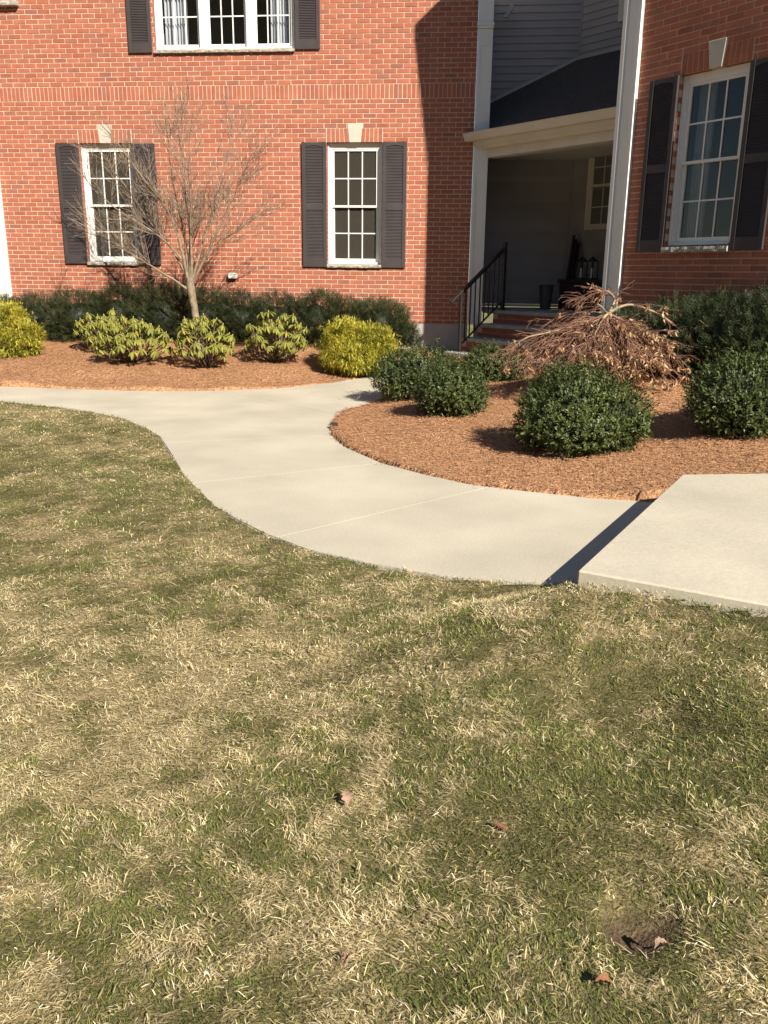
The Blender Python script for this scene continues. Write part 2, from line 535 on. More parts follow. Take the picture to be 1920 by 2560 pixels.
SL_A, SL_B = (3.348, -10.386), (4.225, -8.462)
panels = [
    [J3[0]] + between(LAWN_E, J3[0], (3.50, -9.95)) + [(3.62, -9.97), (3.62, -10.02)] + [(4.36, -8.30), (4.29, -8.22)] + between(EDGE_R, (4.28, -8.2), J3[1]) + [J3[1]],
    [J2[0]] + between(LAWN_E, J2[0], J3[0]) + [J3[0], J3[1]] + between(EDGE_R, J3[1], J2[1]) + [J2[1]],
    [J1[0]] + between(LAWN_E, J1[0], J2[0]) + [J2[0], J2[1]] + between(EDGE_R, J2[1], J1[1]) + [J1[1]],
    [JL[0]] + between(LAWN_E, JL[0], J1[0]) + [J1[0], J1[1]] + between(EDGE_R, J1[1], J0[1]) + [J0[1], J0[0], JL[1]],
    [(-9, -4.1)] + between(LAWN_E, (-9, -4.1), JL[0]) + [JL[0], JL[1]] + between(EDGE_L, JL[1], (-9, -3.2)) + [(-9, -3.2)],
    [J0[0], J0[1]] + between(EDGE_R, J0[1], (3.41, -2.13)) + [(3.41, -2.13), (3.89, -2.64), (4.06, -2.49), (2.455, -.83)] + between(EDGE_L, (2.46, -.84), J0[0]),
]


def shrink(poly, g):
    P = np.array(poly); n = len(P); out = []
    area = 0.5 * np.sum(P[:, 0] * np.roll(P[:, 1], -1) - np.roll(P[:, 0], -1) * P[:, 1])
    s = 1 if area > 0 else -1
    for k in range(n):
        a, b, c = P[k - 1], P[k], P[(k + 1) % n]
        e1, e2 = unit(b - a), unit(c - b)
        n1, n2 = s * np.array([-e1[1], e1[0]]), s * np.array([-e2[1], e2[0]])
        m = n1 + n2; m = m / max(0.5, (m @ m) / 1.0) * 1.0
        out.append(tuple(b + m * g))
    return out


pr_ = thing('concrete_path', None, None)
tag(pr_, kind='structure')
pr_['label'] = 'curving pale concrete garden path with tooled joints'
base = MB()
for k, po in enumerate(panels):
    MB_ = MB()
    top = shrink(po, .005); mid = shrink(po, .0025)
    n = len(po)
    for x, y in top: MB_.v.append((x, y, path_z(x, y) + .0))
    for x, y in mid: MB_.v.append((x, y, path_z(x, y) - .004))
    for x, y in mid: MB_.v.append((x, y, path_z(x, y) - .11))
    MB_.f.append(tuple(range(n)))
    for r in (0, 1):
        for j in range(n):
            a, b = r * n + j, r * n + (j + 1) % n
            MB_.f.append((a, b, b + n, a + n))
    MB_.build('concrete_panel', 'concrete', pr_)
    base.slab(shrink(po, -.012 if k != 0 else .0), (lambda x, y: path_z(x, y) - .009), (lambda x, y: path_z(x, y) - .09))
base.build('concrete_bedding', 'foundation_concrete', pr_)

# raised landing at the right
poly = [SL_A, (4.030, -10.687), (6.4, -11.74), (6.9, -7.9), (4.789, -8.344), SL_B]
sl_ = MB().slab(poly, SLAB_H, -.12).build('concrete_landing', 'concrete', None, bevel=.008)
tag(sl_, 'raised concrete landing slab one step above the path at right', 'landing', kind='structure')


def bed(name, poly, ctl, x0, x1, y0, y1, label, step=.05):
    xs = np.arange(x0, x1, step); ys = np.arange(y0, y1, step)
    X, Y = np.meshgrid(xs, ys); P = np.stack([X.ravel(), Y.ravel()], 1)
    ins = inpoly(P, poly)
    z = idw(P, ctl) + .035 * (noise(P, 1.7, 21, 2) - .5) + .022 * (noise(P, 9, 22, 2) - .5)
    z = np.where(ins, np.maximum(z, .008), -.08)
    nx, ny = len(xs), len(ys)
    i = (np.arange(ny - 1)[:, None] * nx + np.arange(nx - 1)[None]).ravel()
    q = np.stack([i, i + 1, i + 1 + nx, i + nx], 1)
    keep = ins[q].any(1)
    o = npmesh(name, np.c_[P, z], q[keep], 'mulch_bed', None, None, True)
    return tag(o, label, 'mulch bed', kind='structure')


bed('mulch_bed', LEFT_BED, LB, -9, 3.05, -3.7, .12, 'red brown mulch bed along the sunlit brick wall')
bed('mulch_bed', RIGHT_BED, RB, 1.3, 8.2, -8.4, -2.0, 'red brown mulch bed between path, steps and landing')


def chips(name, poly, ctl, n, box, label):
    P = rng.uniform((box[0], box[2]), (box[1], box[3]), (n, 2))
    P = P[inpoly(P, poly)]
    z = idw(P, ctl) + .035 * (noise(P, 1.7, 21, 2) - .5) + .022 * (noise(P, 9, 22, 2) - .5)
    n = len(P)
    a = rng.uniform(0, 2 * np.pi, n); tl = rng.normal(0, .18, n); rl = rng.normal(0, .35, n)
    L = rng.gamma(3, .006, n) + .006; W = rng.uniform(.0025, .0065, n)
    big = rng.random(n) < .012; L[big] *= 1.9
    D = np.c_[np.cos(a) * np.cos(tl), np.sin(a) * np.cos(tl), np.sin(tl)]
    S = unit(np.c_[-np.sin(a), np.cos(a), rl])
    c = np.c_[P, z + rng.uniform(.003, .018, n)]
    d = D * L[:, None] / 2; s = S * W[:, None] / 2
    V = np.stack([c - d - s, c + d - s * .6, c + d + s, c - d + s * .7], 1).reshape(-1, 3)
    T = np.arange(n * 4).reshape(n, 4)
    k = rng.random(n)
    pal = np.array([[.42, .225, .125], [.37, .19, .10], [.48, .27, .155], [.31, .155, .085], [.62, .41, .26]])
    cc = pal[np.searchsorted([.40, .68, .86, .97], k)] * rng.uniform(.75, 1.25, (n, 1))
    o = npmesh(name, V, T, 'mulch_chips', None, np.repeat(cc, 4, 0))
    return tag(o, label, 'mulch', kind='stuff')


chips('mulch_chips', LEFT_BED, LB, 110000, (-5.2, 3.0, -3.7, .05), 'shredded bark chips scattered over the left bed')
chips('mulch_chips', RIGHT_BED, RB, 130000, (1.4, 7.4, -8.3, -2.1), 'shredded bark chips scattered over the right bed')

PATH_EDGE = EDGE_R[4:-1]
SP = []
for poly_, m_ in ((EDGE_R[3:-1], 260), (EDGE_L[2:9], 160)):
    A = np.array(poly_)
    for _ in range(m_):
        k_ = rng.integers(len(A) - 1); q_ = A[k_] + (A[k_ + 1] - A[k_]) * rng.random()
        SP.append(q_ + rng.normal(0, 1, 2) * abs(rng.normal(0, .05)))
SP = np.array(SP)
n = len(SP); a = rng.uniform(0, 6.28, n); L_ = rng.uniform(.006, .022, n)[:, None] / 2; w_ = rng.uniform(.002, .005, n)[:, None] / 2
D_ = np.c_[np.cos(a), np.sin(a), rng.normal(0, .15, n)]; S_ = np.c_[-np.sin(a), np.cos(a), np.zeros(n)]
zc = np.array([path_z(x, y) for x, y in SP]) + .006
c_ = np.c_[SP, zc]
V = np.stack([c_ - D_ * L_ - S_ * w_, c_ + D_ * L_ - S_ * w_, c_ + D_ * L_ + S_ * w_, c_ - D_ * L_ + S_ * w_], 1).reshape(-1, 3)
o = npmesh('mulch_chips', V, np.arange(n * 4).reshape(n, 4), 'mulch_chips', None, np.repeat(np.array([[.24, .13, .08]]) * rng.uniform(.5, 1.5, (n, 1)), 4, 0))
tag(o, 'stray bark crumbs spilled along the path edges', 'mulch', kind='stuff')

# ------------------------------------------------------------------ house
house = thing('brick_house', 'red brick house with dark shutters, white trim and recessed corner porch', 'house', (0, 0, .7))
BP, CP = .2011, .0677           # brick length and course height incl. joint
JT = .0120
bricks = []                     # (frame, t0, t1, z0, z1) stretchers
brick_wall = {}


def clip_intervals(a, b, blocks):
    iv = [(a, b)]
    for c, d in blocks:
        nv = []
        for p, q in iv:
            if d <= p or c >= q: nv.append((p, q)); continue
            if c > p: nv.append((p, c))
            if d < q: nv.append((d, q))
        iv = nv
    return iv


def brick_box(mb, F, t0, t1, z0, z1, depth=.10):
    i = len(mb.v)
    e = rng.uniform(-.0018, .0018, 4)
    dd = rng.uniform(-.0012, .0016)
    a, b, c, d = t0 + e[0] * .6, t1 + e[1] * .6, z0 + e[2] * .7, z1 + e[3] * .7
    for t, z, dp in ((a, c, dd), (b, c, dd), (b, d, dd), (a, d, dd), (a, c, -depth), (b, c, -depth), (b, d, -depth), (a, d, -depth)):
        mb.v.append(F.p(t, dp, z))
    for q in ((0, 1, 2, 3), (1, 5, 6, 2), (5, 4, 7, 6), (4, 0, 3, 7), (3, 2, 6, 7), (0, 4, 5, 1)):
        if q != (5, 4, 7, 6): mb.f.append(tuple(i + k for k in q))


def brick_face(F, T0, T1, zhead, rows, zcut, openings, lintels, keystones, bands, name, mask):
    """lay a wall: returns wall part and the list of full stretchers"""
    full, mb = [], MB()
    for r in rows:
        z1 = zhead - r * CP; z0 = z1 - CP
        if z1 < zcut + .015: continue
        zm = (z0 + z1) / 2
        if any(a < zm < b for a, b in bands): continue
        off = 0 if r % 2 else .5
        k0 = math.floor(T0 / BP - off) ; k = k0
        while (k + off) * BP < T1:
            a = max((k + off) * BP, T0) ; b = min((k + 1 + off) * BP, T1)
            k += 1
            if b - a < .02: continue
            blocks = [(o[0], o[1]) for o in openings if o[2] < zm < o[3]] + [(l[0], l[1]) for l in lintels if l[2] < zm < l[3]]
            for kk in keystones:
                if kk[4] < zm < kk[5]:
                    w = (zm - kk[4]) / (kk[5] - kk[4]); blocks.append((kk[0] + (kk[2] - kk[0]) * w, kk[1] + (kk[3] - kk[1]) * w))
            for p, q in clip_intervals(a, b, blocks):
                j0 = JT / 2 if (p == a and p > T0) else (JT if p != a else 0)
                j1 = JT / 2 if (q == b and q < T1) else (JT if q != b else 0)
                # bricks meeting an opening end flush with its edge
                if p != a and any(abs(p - o[1]) < 1e-6 and o[2] < zm < o[3] for o in openings): j0 = 0
                if q != b and any(abs(q - o[0]) < 1e-6 and o[2] < zm < o[3] for o in openings): j1 = 0
                if q - p - j0 - j1 < .015: continue
                zz0 = max(z0 + JT / 2, zcut); it = (p + j0, q - j1, zz0, z1 - JT / 2)
                if p == a and q == b and b - a > BP - 1e-6 and zz0 == z0 + JT / 2 and mask((a + b) / 2, zm):
                    full.append((F, *it))
                else:
                    brick_box(mb, F, *it)
    for z0, z1 in bands:                      # soldier courses
        w = BP / 3; t = T0
        while t < T1:
            brick_box(mb, F, t + JT / 2, min(t + w - JT / 2, T1), z0 + JT / 2, z1 - JT / 2); t += w
    for (a, b, z0, z1), kk in zip(lintels, keystones):
        for (p, q) in ((a, kk[0]), (kk[1], b)):
            n = 5 if q - p > .3 else 4; w = (q - p) / n
            lean = (kk[0] - kk[2]) if p == a else (kk[3] - kk[1]) * -1
            for i in range(n):
                # soldiers lean towards the keystone as they near it
                fr = ((i + 1) / n) if p == a else ((n - i) / n)
                fl = (i / n) if p == a else ((n - i - 1) / n)
                i0 = len(mb.v)
                sgn = -1 if p == a else 1
                h = (z1 - z0) * abs(kk[0] - kk[2]) / (kk[5] - kk[4])
                tb0, tb1 = p + i * w + JT / 2, p + (i + 1) * w - JT / 2
                f0, f1 = (fl, fr) if p == a else (fr, fl)
                tt0, tt1 = tb0 + sgn * h * f0 ** 2, tb1 + sgn * h * f1 ** 2
                for d in (0.0, -.1):
                    for t, z in ((tb0, z0 + .002), (tb1, z0 + .002), (tt1, z1 - JT / 2), (tt0, z1 - JT / 2)):
                        mb.v.append(F.p(t, d, z))
                for qd in ((0, 1, 2, 3), (1, 5, 6, 2), (4, 0, 3, 7), (3, 2, 6, 7), (0, 4, 5, 1)):
                    mb.f.append(tuple(i0 + x for x in qd))
    # mortar backing
    zt = zhead - rows[0] * CP
    tx = sorted({T0, T1, *[o[0] for o in openings], *[o[1] for o in openings]})
    zx = sorted({zcut, zt, *[o[2] for o in openings], *[min(o[3], zt) for o in openings]})
    mo = MB(); D = -.0045
    for i in range(len(tx) - 1):
        for j in range(len(zx) - 1):
            tm, zm = (tx[i] + tx[i + 1]) / 2, (zx[j] + zx[j + 1]) / 2
            if any(o[0] < tm < o[1] and o[2] < zm < o[3] for o in openings): continue
            mo.quad(F.p(tx[i], D, zx[j]), F.p(tx[i + 1], D, zx[j]), F.p(tx[i + 1], D, zx[j + 1]), F.p(tx[i], D, zx[j + 1]))
    for a, b, z0, z1 in openings:
        e = .005
        for t in (a - e, b + e):
            mo.quad(F.p(t, D, z0), F.p(t, -.13, z0), F.p(t, -.13, z1), F.p(t, D, z1))
        for z in (z0 - e, z1 + e):
            mo.quad(F.p(a, D, z), F.p(b, D, z), F.p(b, -.13, z), F.p(a, -.13, z))
    wall = mo.build(name, 'mortar', house, recalc=False)
    return wall, full, mb


W2 = (.542, 1.405, 1.549, 3.40); W1 = (-3.430, -2.567, 1.549, 3.40); W3 = (-2.09, .068, 4.657, 6.36)
WW = (.302, 1.152, 1.724, 3.555)
WALL_TOP = 7.0
rows_m = list(range(-53, 41)); rows_w = list(range(-57, 48))
keys_m = [(.889, 1.067, .858, 1.091, 3.395, 3.671), (-3.087, -2.909, -3.115, -2.880, 3.395, 3.671)]
lint_m = [(.542, 1.405, 3.40, 3.603), (-3.430, -2.567, 3.40, 3.603)]
wall_m, full_m, mb_m = brick_face(MAIN, -4.80, 2.79, 3.40, rows_m, .712, [W2, W1, W3], lint_m, keys_m, [(3.40 + 9 * CP, 3.40 + 12 * CP)], 'brick_wall',
                                  lambda t, z: 1.3 < z < 5.35 and -4.6 < t < 2.0)
keys_w = [(.655, .812, .616, .838, 3.552, 3.826)]
wall_w, full_w, mb_w = brick_face(WING, -.27, 4.2, 3.549, rows_w, .45, [WW], [(.302, 1.152, 3.555, 3.758)], keys_w, [], 'brick_wall',
                                  lambda t, z: 1.35 < z < 4.4 and t < 1.75)
tag(wall_m, 'sunlit red brick wall facing the lawn'); tag(wall_w, 'shaded brick wall of the angled wing')

# the bricks that show largest become pieces of their own
allf = [(b, wall_m, mb_m) for b in full_m] + [(b, wall_w, mb_w) for b in full_w]
sc_ = []
for (F, a, b, c, d), w, m_ in allf:
    p0 = pix(F.p(a, 0, c)); p1 = pix(F.p(b, 0, c)); p2 = pix(F.p(a, 0, d))
    x, y = (p0[0] + p1[0]) / 2, (p0[1] + p2[1]) / 2
    sc_.append(abs(p1[0] - p0[0]) * abs(p2[1] - p0[1]) if 0 < x < 1 and 0 < y < 1 else 0)
order = np.argsort(-np.array(sc_))
ub = MB(); brick_box(ub, Frame((0, 0), (1, 0), (0, -1)), 0, BP - JT, 0, CP - JT)
ubm = bpy.data.meshes.new('brick'); ubm.from_pydata([tuple(map(float, v)) for v in ub.v], [], ub.f); ubm.materials.append(MATS['brick'])
for rank, i in enumerate(order):
    (F, a, b, c, d), w, m_ = allf[i]
    if rank < 300 and sc_[i] > 0:
        o = link('brick', ubm, None, w)
        o.location = F.p(a + rng.uniform(-.001, .001), rng.uniform(-.001, .0015), c + rng.uniform(-.0008, .0008))
        o.rotation_euler = (0, 0, math.atan2(F.u[1], F.u[0]))
    else:
        brick_box(m_, F, a, b, c, d)
tag(mb_m.build('brick_courses', 'brick', wall_m, recalc=False), kind='stuff')
tag(mb_w.build('brick_courses', 'brick', wall_w, recalc=False), kind='stuff')
for F, kk in [(MAIN, keys_m[0]), (MAIN, keys_m[1]), (WING, keys_w[0])]:
    e = .004
    MB().prism(F, [(kk[0] + e, kk[4] + .004), (kk[1] - e, kk[4] + .004), (kk[3] - e, kk[5] - e), (kk[2] + e, kk[5] - e)], .006, -.1).build('keystone', 'keystone_cast', house, bevel=.003)

MB().box(MAIN, -5.08, 2.80, -.16, -.012, -.1, .708).build('foundation', 'foundation_concrete', house)
MB().box(WING, -.40, 4.2, -.16, -.012, -.1, .446).build('foundation', 'foundation_concrete', house)


def rough_sill(F, t0, t1, z0, z1, proud, back=-.10):
    n = max(4, int((t1 - t0) / .035)); V = []; fc = []
    for i in range(n + 1):
        t = t0 + (t1 - t0) * i / n
        j = rng.uniform(-.007, .005, 4)
        for d, z in ((back, z0), (proud + j[0], z0 + abs(j[1]) * .7), (proud + .004 + j[2], (z0 + z1) / 2), (proud + j[3], z1 - .004), (back, z1 + .006)):
            V.append(F.p(t, d, z))
    for i in range(n):
        for k in range(5):
            a = i * 5 + k; b = i * 5 + (k + 1) % 5
            fc.append((a, b, b + 5, a + 5))
    fc.append(tuple(range(5))); fc.append(tuple(n * 5 + k for k in range(4, -1, -1)))
    mb = MB(); mb.v, mb.f = V, fc
    return mb.build('window_sill', 'sill_stone', house)


def window(F, o, sashes, zsill, ztop, rec=.075, lab=None, curtains=(), rows=2, glass='glass', meet=None, trim='white_paint', frame_w=.058):
    """double hung window(s) in opening o: frame part with sash, pane, muntin and room pieces under it"""
    t0, t1 = o[0] + .004, o[1] - .004
    d1 = -rec; d0 = -rec - .06
    fr = MB()
    fr.box(F, t0, t0 + frame_w, d0, d1, zsill, ztop); fr.box(F, t1 - frame_w, t1, d0, d1, zsill, ztop)
    fr.box(F, t0 + frame_w, t1 - frame_w, d0, d1 - .002, ztop - .085, ztop)
    fr.box(F, t0 + frame_w, t1 - frame_w, d0, d1 + .012, zsill, zsill + .03)
    # narrow outer bead
    fr.box(F, t0, t0 + .018, d1, d1 + .02, zsill, ztop); fr.box(F, t1 - .018, t1, d1, d1 + .02, zsill, ztop)
    for a, b in sashes[1:]:
        pass
    for (a, b), (c, d) in zip(sashes[:-1], sashes[1:]):
        fr.box(F, b, c, d0, d1 + .01, zsill + .03, ztop - .085)
    w = fr.build('window', trim, house, bevel=.003)
    if lab: w['label'] = lab
    zb, zt = zsill + .03, ztop - .085
    zm = meet if meet else (zb + zt) / 2
    for a, b in sashes:
        for up in (0, 1):
            s0, s1 = (zm - .002, zt) if up else (zb, zm + .03)
            ds = d1 - .012 - (0 if up else .028)
            sb = MB(); st = .04
            sb.box(F, a, a + st, ds - .026, ds, s0, s1); sb.box(F, b - st, b, ds - .026, ds, s0, s1)
            sb.box(F, a + st, b - st, ds - .026, ds + .001, s0, s0 + (.032 if up else .055)); sb.box(F, a + st, b - st, ds - .026, ds + .001, s1 - .032, s1)
            if not up:
                pass
            sb.build('sash', trim, w, bevel=.002)
            g0, g1 = s0 + (.032 if up else .055), s1 - .032
            gw = (b - a - 2 * st) / 3; gh = (g1 - g0) / rows
            mg = MB(); m = .0085
            for i in (1, 2):
                mg.box(F, a + st + gw * i - m, a + st + gw * i + m, ds - .018, ds - .008, g0, g1)
            for j in range(1, rows):
                for i in range(3):
                    mg.box(F, a + st + gw * i + (m if i else 0), a + st + gw * (i + 1) - (m if i < 2 else 0), ds - .018, ds - .0085, g0 + gh * j - m, g0 + gh * j + m)
            mg.build('muntin_grid', trim, w)
            for i in range(3):
                for j in range(rows):
                    pb = MB()
                    x0, x1 = a + st + gw * i, a + st + gw * (i + 1); y0, y1 = g0 + gh * j, g0 + gh * (j + 1)
                    pb.quad(F.p(x0, ds - .0195, y0), F.p(x1, ds - .0195, y0), F.p(x1, ds - .0195, y1), F.p(x0, ds - .0195, y1))
                    pb.build('pane', glass, w, recalc=False)
    # dim room behind the glass
    rb = MB(); A, B, Z0, Z1, D0, D1 = o[0] - .25, o[1] + .25, zsill - .5, ztop + .2, -.17, -1.7
    rb.quad(F.p(A, D1, Z0), F.p(B, D1, Z0), F.p(B, D1, Z1), F.p(A, D1, Z1))
    for t in (A, B): rb.quad(F.p(t, D0, Z0), F.p(t, D1, Z0), F.p(t, D1, Z1), F.p(t, D0, Z1))
    for z in (Z0, Z1): rb.quad(F.p(A, D0, z), F.p(B, D0, z), F.p(B, D1, z), F.p(A, D1, z))
    # back of the wall round the opening
    for a, b, z0, z1 in ((A, o[0], Z0, Z1), (o[1], B, Z0, Z1), (o[0], o[1], Z0, zsill), (o[0], o[1], ztop, Z1)):
        rb.quad(F.p(a, D0, z0), F.p(b, D0, z0), F.p(b, D0, z1), F.p(a, D0, z1))
    rb.build('room_lining', 'room_wall', w, recalc=False)
    for a, b, dep in curtains:
        n = 40; V = []; T = []
        for i in range(n + 1):
            t = a + (b - a) * i / n
            dd = -rec - dep + .028 * math.sin(i * 1.15) + .008 * math.sin(i * 2.7)
            V += [F.p(t, dd, zsill + .02), F.p(t, dd, ztop)]
        for i in range(n): T.append((2 * i, 2 * i + 2, 2 * i + 3, 2 * i + 1))
        npmesh('curtain', V, T, 'curtain', w, None, True)
    return w


window(MAIN, W2, [(W2[0] + .062, W2[1] - .062)], 1.606, 3.40, meet=2.463, lab='window beside the shadow edge with bare dark panes', glass='screened_glass')
window(MAIN, W1, [(W1[0] + .062, W1[1] - .062)], 1.606, 3.40, meet=2.463, lab='window behind the bare tree', curtains=[(W1[0] + .1, W1[0] + .19, .28)], glass='screened_glass')
window(MAIN, W3, [(-2.03, -1.405), (-1.29, -.68), (-.565, .008)], 4.712, 6.36, rec=.05, lab='upper triple window with pale curtains', curtains=[(-1.99, -1.62, .16), (-.34, .0, .16)], glass='clear_glass', meet=5.56)
window(WING, WW, [(WW[0] + .062, WW[1] - .062)], 1.80, 3.555, rec=.07, meet=2.655, lab='large shaded window of the wing with a pale curtain', curtains=[(WW[0] + .07, WW[0] + .27, .22)])
rough_sill(MAIN, W2[0] - .004, W2[1] + .0, 1.549, 1.600, .042)
rough_sill(MAIN, W1[0] - .004, W1[1] + .0, 1.549, 1.600, .042)
rough_sill(MAIN, W3[0] - .008, W3[1] + .0, 4.657, 4.708, .045)
rough_sill(MAIN, -4.78, -4.20, 5.335, 5.40, .09, back=.001)
rough_sill(WING, WW[0] - .006, WW[1] + .0, 1.724, 1.786, .05)


def shutter(F, t0, t1, z0, z1, zmid=None, arch=True):
    mb = MB(); d1 = .034; fr = .055
    mb.box(F, t0, t1, .004, .012, z0 + .002, z1 - .002)
    zmid = zmid if zmid else z0 + .48 * (z1 - z0) + .02
    bot, topb = .13, .068
    mb.box(F, t0, t0 + fr, .0125, d1, z0, z1); mb.box(F, t1 - fr, t1, .0125, d1, z0, z1)
    mb.box(F, t0 + fr, t1 - fr, .0125, d1 - .002, z0, z0 + bot)
    mb.box(F, t0 + fr, t1 - fr, .0125, d1 - .002, zmid - .045, zmid + .045)
    # head rail with a shallow arch below
    a, b = t0 + fr, t1 - fr; pts = [(a, z1), (a, z1 - topb)]
    for k in range(1, 8):
        s = k / 8; pts.append((a + (b - a) * s, z1 - topb + .022 * math.sin(math.pi * s)))
    pts += [(b, z1 - topb), (b, z1)]
    mb.prism(F, pts, .0125, d1 - .002)
    s = mb.build('shutter', 'shutter_paint', house, bevel=.0025)
    lv = MB(); p = .0213
    for q0, q1 in ((z0 + bot, zmid - .045), (zmid + .045, z1 - topb + .02)):
        n = int((q1 - q0) / p); st = (q1 - q0) / n
        for i in range(n):
            z = q0 + st * i
            lv.quad(F.p(a, d1 - .006, z + .002), F.p(b, d1 - .006, z + .002), F.p(b, .014, z + st + .003), F.p(a, .014, z + st + .003))
            lv.quad(F.p(a, d1 - .006, z + .002), F.p(a, .014, z), F.p(b, .014, z), F.p(b, d1 - .006, z + .002))
    tag(lv.build('louvers', 'shutter_paint', s, recalc=False), kind='stuff')
    return s


for F, a, b, c, d in ((MAIN, .152, .536, 1.557, 3.397), (MAIN, 1.411, 1.782, 1.557, 3.397), (MAIN, -3.808, -3.436, 1.57, 3.397), (MAIN, -2.560, -2.192, 1.562, 3.393),
                      (MAIN, -2.503, -2.137, 4.668, 6.36), (MAIN, .080, .453, 4.686, 6.36), (WING, -.083, .296, 1.735, 3.556), (WING, 1.165, 1.545, 1.735, 3.545)):
    shutter(F, a, b, c, d)


def pilaster(F, t0, t1, z0, z1, d0, proud, stile, rail, name='corner_pilaster', zcuts=(), cap=None, m='white_paint', slant=None):
    mb = MB()
    mb.box(F, t0, t1, d0, proud - .02, z0, z1)
    e = .001
    mb.box(F, t0 - e, t0 + stile, proud - .0195, proud, z0, z1); mb.box(F, t1 - stile, t1 + e, proud - .0195, proud, z0, z1)
    for a, b in zcuts:
        mb.box(F, t0 + stile, t1 - stile, proud - .0195, proud - .0015, a, b)
    # inner bead of each panel
    for (a0, a1), (b0, b1) in zip(zcuts[:-1], zcuts[1:]):
        for tt in (t0 + stile, t1 - stile - .012):
            mb.box(F, tt, tt + .012, proud - .0195, proud - .009, a1, b0)
    if cap:
        for z in cap:
            mb.box(F, t0 - .015, t1 + .015, d0, proud + .018, z, z + .035)
            mb.box(F, t0 - .008, t1 + .008, d0, proud + .010, z - .03, z - .0005)
    return mb.build(name, m, house, bevel=.002)


pilaster(MAIN, 2.795, 3.015, .70, 3.37, -.10, .04, .05, .1, zcuts=((.70, .86), (2.95, 3.37)))
# upper pilaster, cut along the porch roof
ROOFZ = lambda x, y: 3.45 + .64 * (.719 * x + .695 * y - 1.97)
pu = MB()
pu.prism(MAIN, [(2.795, ROOFZ(2.795, -.02) + .02), (3.015, ROOFZ(3.015, -.02) + .02), (3.015, 7.0), (2.795, 7.0)], .022, -.10)
for a, b in ((2.794, 2.845), (2.965, 3.016)):
    pu.prism(MAIN, [(a, 3.66), (b, 3.66), (b, 4.92), (a, 4.92)], .04, .0225)
pu.prism(MAIN, [(2.794, ROOFZ(2.795, -.04) + .02), (3.016, ROOFZ(3.015, -.04) + .02), (3.016, 3.86), (2.794, 3.86)], .0385, .0225)
pu.box(MAIN, 2.845, 2.965, .0225, .0385, 4.70, 4.92)
pu.box(MAIN, 2.78, 3.03, -.05, .065, 4.96, 5.0); pu.box(MAIN, 2.788, 3.022, -.05, .052, 4.925, 4.9595); pu.box(MAIN, 2.795, 3.015, .0225, .04, 5.0005, 7.0)
pu.build('corner_pilaster', 'white_paint', house, bevel=.002)
pilaster(WING, -.535, -.275, .42, 7.3, -.3, .05, .055, .1, zcuts=((.42, .75), (6.9, 7.3)))
pilaster(MAIN, -5.10, -4.803, .70, 7.0, -.3, .05, .07, .1, zcuts=((.70, 1.0), (6.6, 7.0)))

# house body out of view: side walls, roofs
bd = MB()
bd.box(MAIN, -5.06, -4.95, -8, -.3, -.1, 7.0)
bd.build('side_wall', 'siding_paint', house)
rf = MB()
rf.v += [(-5.5, -.42, 6.95), (3.1, -.42, 6.95), (3.1, 5, 9.9), (-5.5, 5, 9.9), (-5.5, -.42, 7.15), (3.1, -.42, 7.15), (3.1, 5, 10.1), (-5.5, 5, 10.1)]
rf.f += [(0, 3, 2, 1), (4, 5, 6, 7), (0, 1, 5, 4), (1, 2, 6, 5), (2, 3, 7, 6), (3, 0, 4, 7)]
rf.build('roof', 'shingles', house)
wr = MB()  # wing eave out of view, its taper shaped to slope the shadow edge
for z in (0, .2):
    for t, d, zz in ((-.74, .232, 7.52), (2.27, .05, 7.62), (4.6, .05, 7.62), (4.6, -4.5, 10.03), (-.74, -4.5, 10.03)):
        wr.v.append(WING.p(t, d, zz + z))
wr.f += [(0, 4, 3, 2, 1), (5, 6, 7, 8, 9), (0, 1, 6, 5), (1, 2, 7, 6), (2, 3, 8, 7), (3, 4, 9, 8), (4, 0, 5, 9)]
wr.build('roof', 'shingles', house)
gw = MB()                                   # gable end wall of the wing, returning behind the porch
gp = [(-.05, .2), (-4.4, .2), (-4.4, 9.9), (-.05, 7.6)]
for t in (-.53, -.45):
    for d, z in gp: gw.v.append(WING.p(t, d, z))
gw.f += [(0, 1, 2, 3), (7, 6, 5, 4), (0, 1, 5, 4), (1, 2, 6, 5), (2, 3, 7, 6), (3, 0, 4, 7)]
gw.build('gable_wall', 'siding_paint', house)


def siding(F, t0, t1, zbase, zfun_top, z0, z1, pitch=.109):
    """each clapboard a piece of its own; zfun_low(t) cuts the boards along the porch roof"""
    bk = MB().box(F, t0, t1, -.12, -.02, z0, z1).build('siding', 'siding_paint', house)
    z = z0
    while z < z1 - .01:
        zt = min(z + pitch, z1)
        mb = MB(); i = 0
        for t in (t0, t1):
            for d, zz in ((-.019, z), (.006, z), (-.006, zt + .012), (-.019, zt + .012)):
                mb.v.append(F.p(t, d, zz))
        mb.f += [(0, 1, 2, 3), (7, 6, 5, 4), (0, 1, 5, 4), (1, 2, 6, 5), (2, 3, 7, 6), (3, 0, 4, 7)]
        mb.build('clapboard', 'siding_paint', bk)
        z += pitch
    return bk


siding(FACET, 3.02, 4.41, 0, 0, .99, 3.30)
siding(FACET, 3.02, 4.41, 0, 0, 3.62, 7.0)
siding(RFACET, 2.131, 5.2, 0, 0, .94, 3.30)
siding(RFACET, 2.131, 5.2, 0, 0, 4.66, 7.0)
MB().box(FACET, 3.02, 4.41, -.06, .012, .945, .985).build('base_trim', 'cream_trim', house)
MB().box(MAIN, 2.90, 3.012, -1.32, -.101, .2, 7.0).build('side_wall', 'siding_paint', house)
# inner corner bead
MB().box(Frame((4.41, 1.3), (1, 0), (0, -1)), -.022, .012, .007, .03, .99, 7.0).build('corner_bead', 'siding_paint', house)

